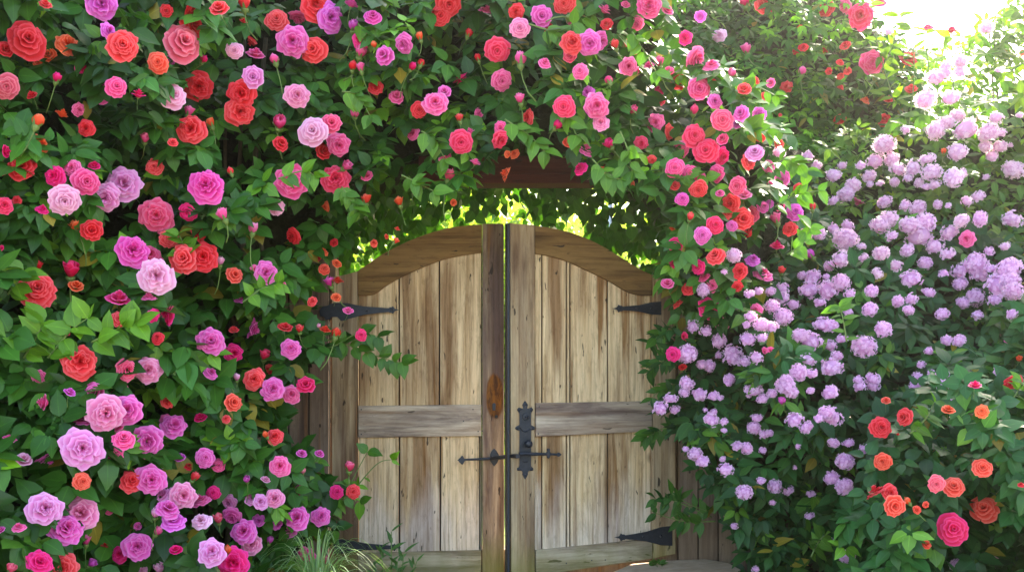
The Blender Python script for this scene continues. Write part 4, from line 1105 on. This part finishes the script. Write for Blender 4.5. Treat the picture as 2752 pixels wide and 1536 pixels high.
def put_flower(u, v, dpx, code, kind):
    key = plant_of(u, v, kind)
    root = ROOT[key]
    df = SPEC[key][3]
    y = float(df(np.array([u]), np.array([v]))[0])
    y += {'s': -.04, 'b': -.12, 'v': -.16}.get(kind, -.13 - (.04 if dpx > 50 else 0))
    if kind in 'fuh': dpx *= 1.18 if key in 'BU' and kind == 'u' else 1.08
    if kind == 'v': dpx *= 1.03
    if key == 'Q': y -= .12
    p = P(u, v, y)
    Rw = dpx * (y + DIST) / F_PX / 2
    view = (Vector((0, -DIST, EYE)) - p).normalized()
    rnd = Vector((random.gauss(0, 1), random.gauss(0, 1), random.gauss(0, 1)))
    c = np.array(lin(COLS[code[0]]))
    if len(code) > 1: c = c * .55 + np.array(lin(COLS[code[1]])) * .45
    c = c * random.uniform(.9, 1.06)
    if kind == 'v':
        me = random.choice(HEADS if dpx > 42 else HEADS[2:])
        ax = view * .75 + Vector((0, 0, .75)) + rnd * .18
        sc = Rw / 1.08; nm = "flower_head"
    elif kind == 'f':
        me = random.choice(ROSES); ax = view + Vector((0, 0, .14)) + rnd * random.choice((.12, .18, .40 if dpx < 62 else .2)); sc = Rw / 1.04; nm = "rose"
    elif kind == 'u':
        me = random.choice(RUFF); ax = view + Vector((0, 0, .14)) + rnd * random.choice((.12, .18, .42 if dpx < 62 else .2)); sc = Rw / 1.02; nm = "rose"
    elif kind == 'h':
        me = random.choice(CUPS); ax = view * .55 + Vector((0, 0, .7)) + rnd * .25; sc = Rw / .80; nm = "rose"
    elif kind == 's':
        me = random.choice(RUFF + CUPS); ax = view * .7 + Vector((0, 0, .2)) + rnd * .45; sc = Rw / .9; nm = "rose"
    else:
        me = random.choice(BUDS); ax = Vector((0, 0, 1)) + view * .3 + rnd * .34; sc = Rw / .42; nm = "rose_bud"
    o = bpy.data.objects.new(nm, me)
    o.color = (*np.clip(c, 0, 1), 1)
    ax.normalize()
    if kind == 'b': p = p - ax * sc * .45
    if kind == 'h': p = p - ax * sc * .2
    o.location = p - Vector(root.location)
    jig = .14 if kind == 'v' else .05
    o.scale = tuple(sc * random.uniform(1 - jig, 1 + jig) for _ in range(3))
    face(o, ax, random.uniform(0, 6.28))
    link(o, root)
    if kind == 'v':
        o["label"] = "%s flower head" % CNAME[code[0]]
    else:
        o["label"] = "%s %s" % (CNAME[code[0]], "rose bud" if kind == 'b' else "rose")
    if kind in 'bh':
        s = bpy.data.objects.new("stem", random.choice(CALYX))
        if kind == 'h': s.scale = (.55, .55, .55); s.location = (0, 0, -.04)
        link(s, o)
    CNT[key] = CNT.get(key, 0) + 1


for (ox, oy), rows in FLOWERS:
    for zx, zy, d, code, kind in rows:
        put_flower(ox + zx / 2.808, oy + zy / 2.808, d / 2.808, code, kind)
# smaller and half hidden blooms between the large ones
SEEN = [(ox + r[0] / 2.808, oy + r[1] / 2.808) for (ox, oy), rows in FLOWERS for r in rows]
for key, num, cols in (("A", 16, "RCHPSO"), ("B", 12, "RCPPOH"), ("U", 14, "PPOLHO"), ("C", 20, "PHRPPC"), ("D", 20, "PCHRPO"), ("F", 8, "RCRP"), ("E", 14, "VWV"), ("K", 8, "V")):
    pa = np.asarray(PL[key]["poly"])
    tries = 0
    while num and tries < 4000:
        tries += 1
        u = random.uniform(max(20, pa[:, 0].min()), min(2730, pa[:, 0].max())); v = random.uniform(max(15, pa[:, 1].min()), min(1520, pa[:, 1].max()))
        if not inside(pa, np.array([u]), np.array([v]))[0] or min((u - a) ** 2 + (v - b) ** 2 for a, b in SEEN) < 46 ** 2: continue
        kd = 'v' if key in "EK" else random.choice("ssssbbhf")
        if plant_of(u, v, kd) != key: continue
        put_flower(u, v, {'s': random.uniform(32, 58), 'b': random.uniform(18, 26), 'h': random.uniform(28, 40), 'f': random.uniform(36, 55), 'v': random.uniform(26, 46)}[kd], random.choice(cols), kd)
        SEEN.append((u, v)); num -= 1
print("flowers per plant", CNT)

# ------------------------------------------------------------------ loose leafy shoots in front of the masses
def shoot(key, pts, leaf, tpl, tints, young, n, mat, y, rad=.0035, rosette=False, name="leafy_shoot"):
    """a stem through photo points at depth y with leaves along it"""
    mv = sum(a[1] for a in pts) / len(pts)
    if key == 'B' and mv > 1210: key = 'U'
    if key == 'J' and mv > 1140: key = 'K'
    root = ROOT[key]
    q = [np.array(P(u, v, y + dy)) for (u, v, dy) in [(a + (0,))[:3] for a in pts]]
    sp = np.array(smooth_pts([tuple(a) for a in q], 6))
    bm = bmesh.new()
    add_tube(bm, [Vector(a) - Vector(root.location) for a in sp], [rad * (1.2 - .7 * i / len(sp)) for i in range(len(sp))], 6)
    so = bm_obj(name, bm, M_stem, root, True)
    t = np.sort(rng.uniform(.12, 1, n)); t[-3:] = 1.0
    ii = np.clip((t * (len(sp) - 1)).astype(int), 0, len(sp) - 1)
    p = sp[ii]
    tan = unit(np.gradient(sp, axis=0))[ii]
    side = unit(np.cross(tan, np.array([0, -1.0, 0])))
    sg = np.where(np.arange(n) % 2 == 0, 1, -1)[:, None]
    d = tan * rng.uniform(.3, .9, (n, 1)) + side * sg * rng.uniform(.6, 1.1, (n, 1)) + np.array([0, -.35, -.35]) + rng.normal(0, .22, (n, 3))
    nn = np.array([0, -.75, .65]) + rng.normal(0, .3, (n, 3))
    tt = np.clip(young + rng.normal(0, .15, n), 0, 1)[:, None]
    c = np.asarray(tints[0]) * (1 - tt) + np.asarray(tints[1]) * tt
    co, tr, cc = leaf_arrays(tpl, p, d, nn, leaf * rng.uniform(.7, 1.15, n), c, rng.uniform(.1, .4, n))
    link(bpy.data.objects.new("foliage", tri_mesh("foliage", co - np.array(root.location), tr, cc, mat)), so)


k = 1.06832
def z(*pts): return [(a * k, b * k) for a, b in pts]
shoot("B", z((800, 850), (860, 862), (920, 885), (980, 905), (1010, 910)), .082, LEAF_ROSE, GREEN, .25, 20, M_leaf, -.38)
shoot("B", z((790, 880), (840, 870), (900, 838), (950, 845)), .075, LEAF_ROSE, GREEN, .2, 12, M_leaf, -.42)
shoot("B", z((850, 1290), (875, 1230), (900, 1180), (925, 1135)), .070, LEAF_ROSE, GREEN, .35, 7, M_leaf, -.40)
shoot("B", z((850, 1290), (900, 1220), (950, 1165), (985, 1155)), .06, LEAF_SHRUB, GREEN, .85, 8, M_leaf, -.42)
shoot("B", z((760, 1340), (800, 1280), (870, 1250), (905, 1260)), .080, LEAF_ROSE, GREEN, .3, 18, M_leaf, -.50)
shoot("B", z((790, 1250), (780, 1190), (800, 1160)), .075, LEAF_ROSE, GREEN, .25, 12, M_leaf, -.50)
for pts in (((60, 900), (90, 850), (110, 810)), ((120, 900), (180, 830), (220, 800)), ((230, 860), (290, 830), (340, 810)), ((20, 740), (50, 700), (60, 680))):
    shoot("B", z(*pts), .088, LEAF_ROSE, GREEN, .55, 14, M_leaf, -1.75)
for pts in (((610, 760), (660, 725), (700, 715)), ((470, 640), (460, 610), (450, 590)), ((210, 640), (225, 610), (235, 600)), ((700, 450), (760, 430), (790, 440))):
    shoot("A", z(*pts), .075, LEAF_ROSE, GREEN, .55, 10, M_leaf, -1.25)
for pts in (((860, 230), (900, 240), (930, 290)), ((1060, 330), (1090, 350), (1120, 400)), ((900, 60), (960, 110), (1010, 110)), ((860, 470), (880, 500), (900, 530)),
            ((1010, 440), (1050, 460), (1090, 480)), ((1400, 260), (1430, 300), (1450, 340)), ((1560, 330), (1580, 380), (1590, 430)), ((1490, 400), (1530, 440), (1560, 450)),
            ((1330, 60), (1400, 80), (1440, 60)), ((1590, 80), (1620, 130), (1650, 180)), ((1270, 300), (1330, 340), (1370, 380))):
    shoot("C", z(*pts), .08, LEAF_ROSE, GREEN, .38, 11, M_leaf, -.92)
for pts in (((1850, 240), (1900, 220), (1950, 240)), ((1930, 420), (1980, 400), (2030, 430)), ((1950, 520), (2000, 490), (2060, 480)), ((1830, 330), (1880, 320), (1930, 330)), ((1980, 640), (2020, 610), (2040, 570)), ((1700, 450), (1760, 440), (1800, 470))):
    shoot("D", z(*pts), .075, LEAF_ROSE, GREEN, .5, 12, M_leaf, -.85)
for pts in (((1800, 1290), (1740, 1270), (1690, 1240)), ((1800, 1310), (1720, 1310), (1650, 1290)), ((1790, 1300), (1700, 1260), (1650, 1255)), ((1700, 1070), (1660, 1080), (1625, 1095)),
            ((1720, 900), (1660, 910), (1630, 930)), ((1730, 830), (1680, 830), (1640, 860)), ((1720, 960), (1670, 975), (1640, 1000))):
    shoot("J", z(*pts), .082, LEAF_SHRUB, GREEN2, .22, 14, M_leaf_soft, -.36)
for pts in (((2290, 1090), (2330, 1050), (2350, 1010)), ((2540, 1010), (2560, 985), (2570, 960)), ((1920, 970), (1900, 950), (1890, 935)), ((2130, 860), (2120, 800), (2110, 770)), ((2040, 1400), (2060, 1360), (2075, 1345))):
    shoot("Q" if pts[0][0] > 2200 else "J", z(*pts), .075, LEAF_SHRUB, GREEN2, .6, 12, M_leaf_soft, -1.5 if pts[0][0] > 2200 else -.95)

for pts in (((2285, 330), (2300, 190), (2292, 70)), ((2340, 300), (2335, 160), (2330, 85)), ((2400, 260), (2396, 150), (2392, 92)), ((2180, 240), (2240, 130), (2260, 40)), ((2250, 260), (2210, 120), (2190, 10))):
    shoot("F", z(*pts), .10, LEAF_SHRUB, SUNNY, .5, 16, M_leaf_sun, 1.25)

# the vine that lines the passage behind the gate, seen dark against the bright garden
vine = tag(empty("hanging_vine", (0, .55, 0)), "dark leafy vine hanging above the gate arch, backlit by the garden behind", "vine")
n = 2700
ang = rng.uniform(R(8), R(172), n)
rad = 1.035 + .045 * np.sin(ang) ** 4 + .45 * rng.random(n) ** .75 + .05 * np.sin(ang * 17) + .04 * np.sin(ang * 41)
yy = rng.uniform(.12, 1.0, n)
p = np.stack([rad * np.cos(ang) * .96 - .02, yy, .99 + rad * np.sin(ang) * .96], -1)
d = np.stack([rng.normal(0, .6, n), rng.normal(0, .5, n), -1 + rng.normal(0, .35, n)], -1)
nn = np.stack([rng.normal(0, .5, n), -1 + rng.normal(0, .4, n), .3 + rng.normal(0, .4, n)], -1)
cc = np.asarray(GREEN[0])[None] * rng.uniform(.8, 1.6, (n, 1)) + np.array([.02, .03, 0]) * rng.random((n, 1))
co, tr, c = leaf_arrays(LEAF_ROSE, p, d, nn, .082 * rng.uniform(.5, 1.15, n), cc, rng.uniform(.05, .35, n))
link(bpy.data.objects.new("foliage", tri_mesh("foliage", co - np.array([0, .55, 0]), tr, c, M_leaf)), vine)
# opaque core of the vine over the passage (an arched vault)
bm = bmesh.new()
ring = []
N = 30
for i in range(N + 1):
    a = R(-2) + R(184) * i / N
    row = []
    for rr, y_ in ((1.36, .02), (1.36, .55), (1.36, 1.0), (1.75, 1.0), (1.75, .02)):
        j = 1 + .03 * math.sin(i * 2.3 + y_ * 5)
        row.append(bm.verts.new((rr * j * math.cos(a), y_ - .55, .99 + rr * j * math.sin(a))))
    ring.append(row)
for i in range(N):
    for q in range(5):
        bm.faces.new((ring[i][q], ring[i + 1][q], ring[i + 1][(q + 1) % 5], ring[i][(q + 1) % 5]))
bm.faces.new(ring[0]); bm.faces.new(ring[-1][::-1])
bm_obj("opaque_core", bm, M_core, vine, True)

# sunlit garden behind the gate
def garden_tree(x, y, zc, rx, rz, n, label, tint, leaf=.12, trunk=True):
    t = tag(empty("garden_tree", (x, y, 0)), label, "tree", "trees in the garden behind the gate")
    d = unit(rng.normal(0, 1, (n, 3)))
    rr = rng.random(n) ** .45
    lump = 1 + .25 * np.sin(d[:, 0] * 5 + x) * np.sin(d[:, 2] * 6 + y)
    p = d * (rr * lump)[:, None] * np.array([rx, rx * .8, rz]) + np.array([0, 0, zc])
    c = np.asarray(tint)[None] * rng.uniform(.7, 1.35, (n, 1))
    dd = d + rng.normal(0, .6, (n, 3)) + np.array([0, 0, -.4])
    nn = rng.normal(0, .6, (n, 3)) + np.array([0, -.3, .8])
    co, tr, c = leaf_arrays(LEAF_SHRUB, p, dd, nn, leaf * rng.uniform(.6, 1.2, n), c, rng.uniform(.05, .35, n))
    link(bpy.data.objects.new("crown", tri_mesh("crown", co, tr, c, M_leaf_sun)), t)
    bm = bmesh.new()
    add_tube(bm, [(0, 0, -.02), (.05, 0, zc * .5), (0, .05, zc)], [.07, .055, .03], 8)
    for q in range(5):
        a = q * 1.3
        add_tube(bm, [(0, 0, zc * (.5 + .08 * q)), (rx * .5 * math.cos(a), rx * .4 * math.sin(a), zc + rz * .2), (rx * .8 * math.cos(a), rx * .6 * math.sin(a), zc + rz * .5)], [.03, .02, .008], 6)
    bm_obj("trunk", bm, M_cane, t, True)


garden_tree(-.55, 4.6, 1.6, 1.15, 1.4, 7000, "yellow-green tree glowing behind the left half of the gate", (.21, .28, .06))
garden_tree(.75, 5.2, 1.5, 1.2, 1.35, 7000, "grey-green tree behind the right half of the gate and the steel poles", (.25, .30, .11))
garden_tree(-1.9, 6.0, 1.8, 1.4, 1.6, 5000, "bright leafy tree behind the gate near the left hinge", (.20, .27, .06))
garden_tree(.2, 9.5, 1.9, 4.2, 2.4, 12000, "broad yellow-green hedge tree filling the far end of the garden behind the gate", (.25, .31, .09), .20)
garden_tree(2.1, 6.4, 1.6, 1.3, 1.5, 4000, "pale leafy tree behind the gate near the right hinge", (.22, .30, .05))

# ornamental grass and weeds at the foot of the gate
def tuft(name, label, cat, x, y, n, hgt, spread, wid, c0, c1, seed):
    r = np.random.default_rng(seed)
    V, T, C = [], [], []
    for i in range(n):
        a = r.uniform(0, 6.283)
        h = hgt * r.uniform(.55, 1.1); s = spread * r.uniform(.25, 1.1)
        dx, dy = math.cos(a), math.sin(a) * .8
        bx, by = dx * .05 * r.random(), dy * .05 * r.random()
        w = wid * r.uniform(.7, 1.2)
        o = len(V); K = 8
        col = np.array(c0) + (np.array(c1) - np.array(c0)) * r.random()
        for q in range(K + 1):
            t = q / K
            px, py = bx + dx * s * t ** 1.5, by + dy * s * t ** 1.5
            pz = h * (1.75 * t - .95 * t * t * (1 + .5 * s / spread))
            ww = w * (1 - t ** 2.2) + .0004
            for sg, al in ((-1, 1), (0, 0), (1, 1)):
                V.append((px - dy * ww * sg, py + dx * ww * sg, pz - (.0 if sg else ww * .4))); C.append((*col, al))
        for q in range(K):
            for e in (0, 1):
                b = o + q * 3 + e
                T += [(b, b + 1, b + 4), (b, b + 4, b + 3)]
    me = tri_mesh(name, np.array(V), np.array(T), np.array(C), M_leaf_soft)
    ob = link(bpy.data.objects.new(name, me))
    ob.location = (x, y, 0)
    return tag(ob, label, cat)


g = P(798 * k, 1500 * k, -.98)
tuft("ornamental_grass", "arching tuft of pale striped grass at the left foot of the gate", "grass tuft", g.x, -.98, 150, .56, .31, .0045, (.15, .29, .09), (.46, .58, .36), 3)
g = P(985 * k, 1500 * k, -.55)
wd = tag(empty("weed", (g.x, -.55, 0)), "small upright green weed in front of the left gate leaf, beside the striped grass", "weed")
bm = bmesh.new()
sp_, lp_ = [], []
for i, (dx, h) in enumerate(((0, .34), (.06, .24), (-.05, .26), (.12, .20), (-.09, .18), (.03, .2))):
    add_tube(bm, [(dx * .3, 0, 0), (dx * .8, 0, h * .6), (dx, -.01, h)], [.004, .003, .002], 6)
    for q in range(9):
        t = .3 + .7 * q / 8
        a = q * 2.4
        lp_.append(((dx * t, 0, h * t), (math.cos(a), math.sin(a) * .8 - .2, .55 + .5 * t)))
bm_obj("stem", bm, M_stem, wd, True)
p = np.array([a for a, b in lp_]); d = np.array([b for a, b in lp_])
co, tr, c = leaf_arrays(LEAF_THIN, p, d, np.tile([0, -.5, .9], (len(p), 1)) + rng.normal(0, .2, (len(p), 3)), rng.uniform(.05, .09, len(p)), np.tile([.07, .16, .05], (len(p), 1)), rng.uniform(.1, .4, len(p)))
link(bpy.data.objects.new("foliage", tri_mesh("foliage", co, tr, c, M_leaf_soft)), wd)
sw = P(1650 * k, 1415 * k, -.03)
w2 = tag(empty("weed", (sw.x, -.10, .10)), "tiny green weed sprouting on the stone step under the right gate leaf", "weed")
n = 26
a = rng.uniform(0, 6.28, n)
co, tr, c = leaf_arrays(LEAF_SHRUB, np.stack([.015 * np.cos(a), .01 * np.sin(a), rng.uniform(0, .03, n)], -1), np.stack([np.cos(a), np.sin(a) - .2, rng.uniform(.2, 1.2, n)], -1), np.tile([0, -.4, .9], (n, 1)) + rng.normal(0, .2, (n, 3)), rng.uniform(.02, .045, n), np.tile([.07, .17, .03], (n, 1)), rng.uniform(.1, .4, n))
link(bpy.data.objects.new("foliage", tri_mesh("foliage", co, tr, c, M_leaf_soft)), w2)

# ------------------------------------------------------------------ sunlit air
HAZE = 0.0018
if HAZE:
    bm = bmesh.new()
    bmesh.ops.create_cube(bm, size=1)
    for v in bm.verts: v.co = Vector((v.co.x * 820, v.co.y * 820, -1.1 + (v.co.z + .5) * 8.0))
    mh = bpy.data.materials.new("haze")
    mh.use_nodes = True
    nt = mh.node_tree
    nt.nodes.remove(nt.nodes["Principled BSDF"])
    pv = nt.nodes.new("ShaderNodeVolumePrincipled")
    pv.inputs["Color"].default_value = (.95, .93, .86, 1)
    pv.inputs["Density"].default_value = HAZE
    pv.inputs["Anisotropy"].default_value = 0.905
    nt.links.new(pv.outputs[0], nt.nodes["Material Output"].inputs["Volume"])
    hz = bm_obj("haze", bm, mh)
    hz["kind"] = "stuff"
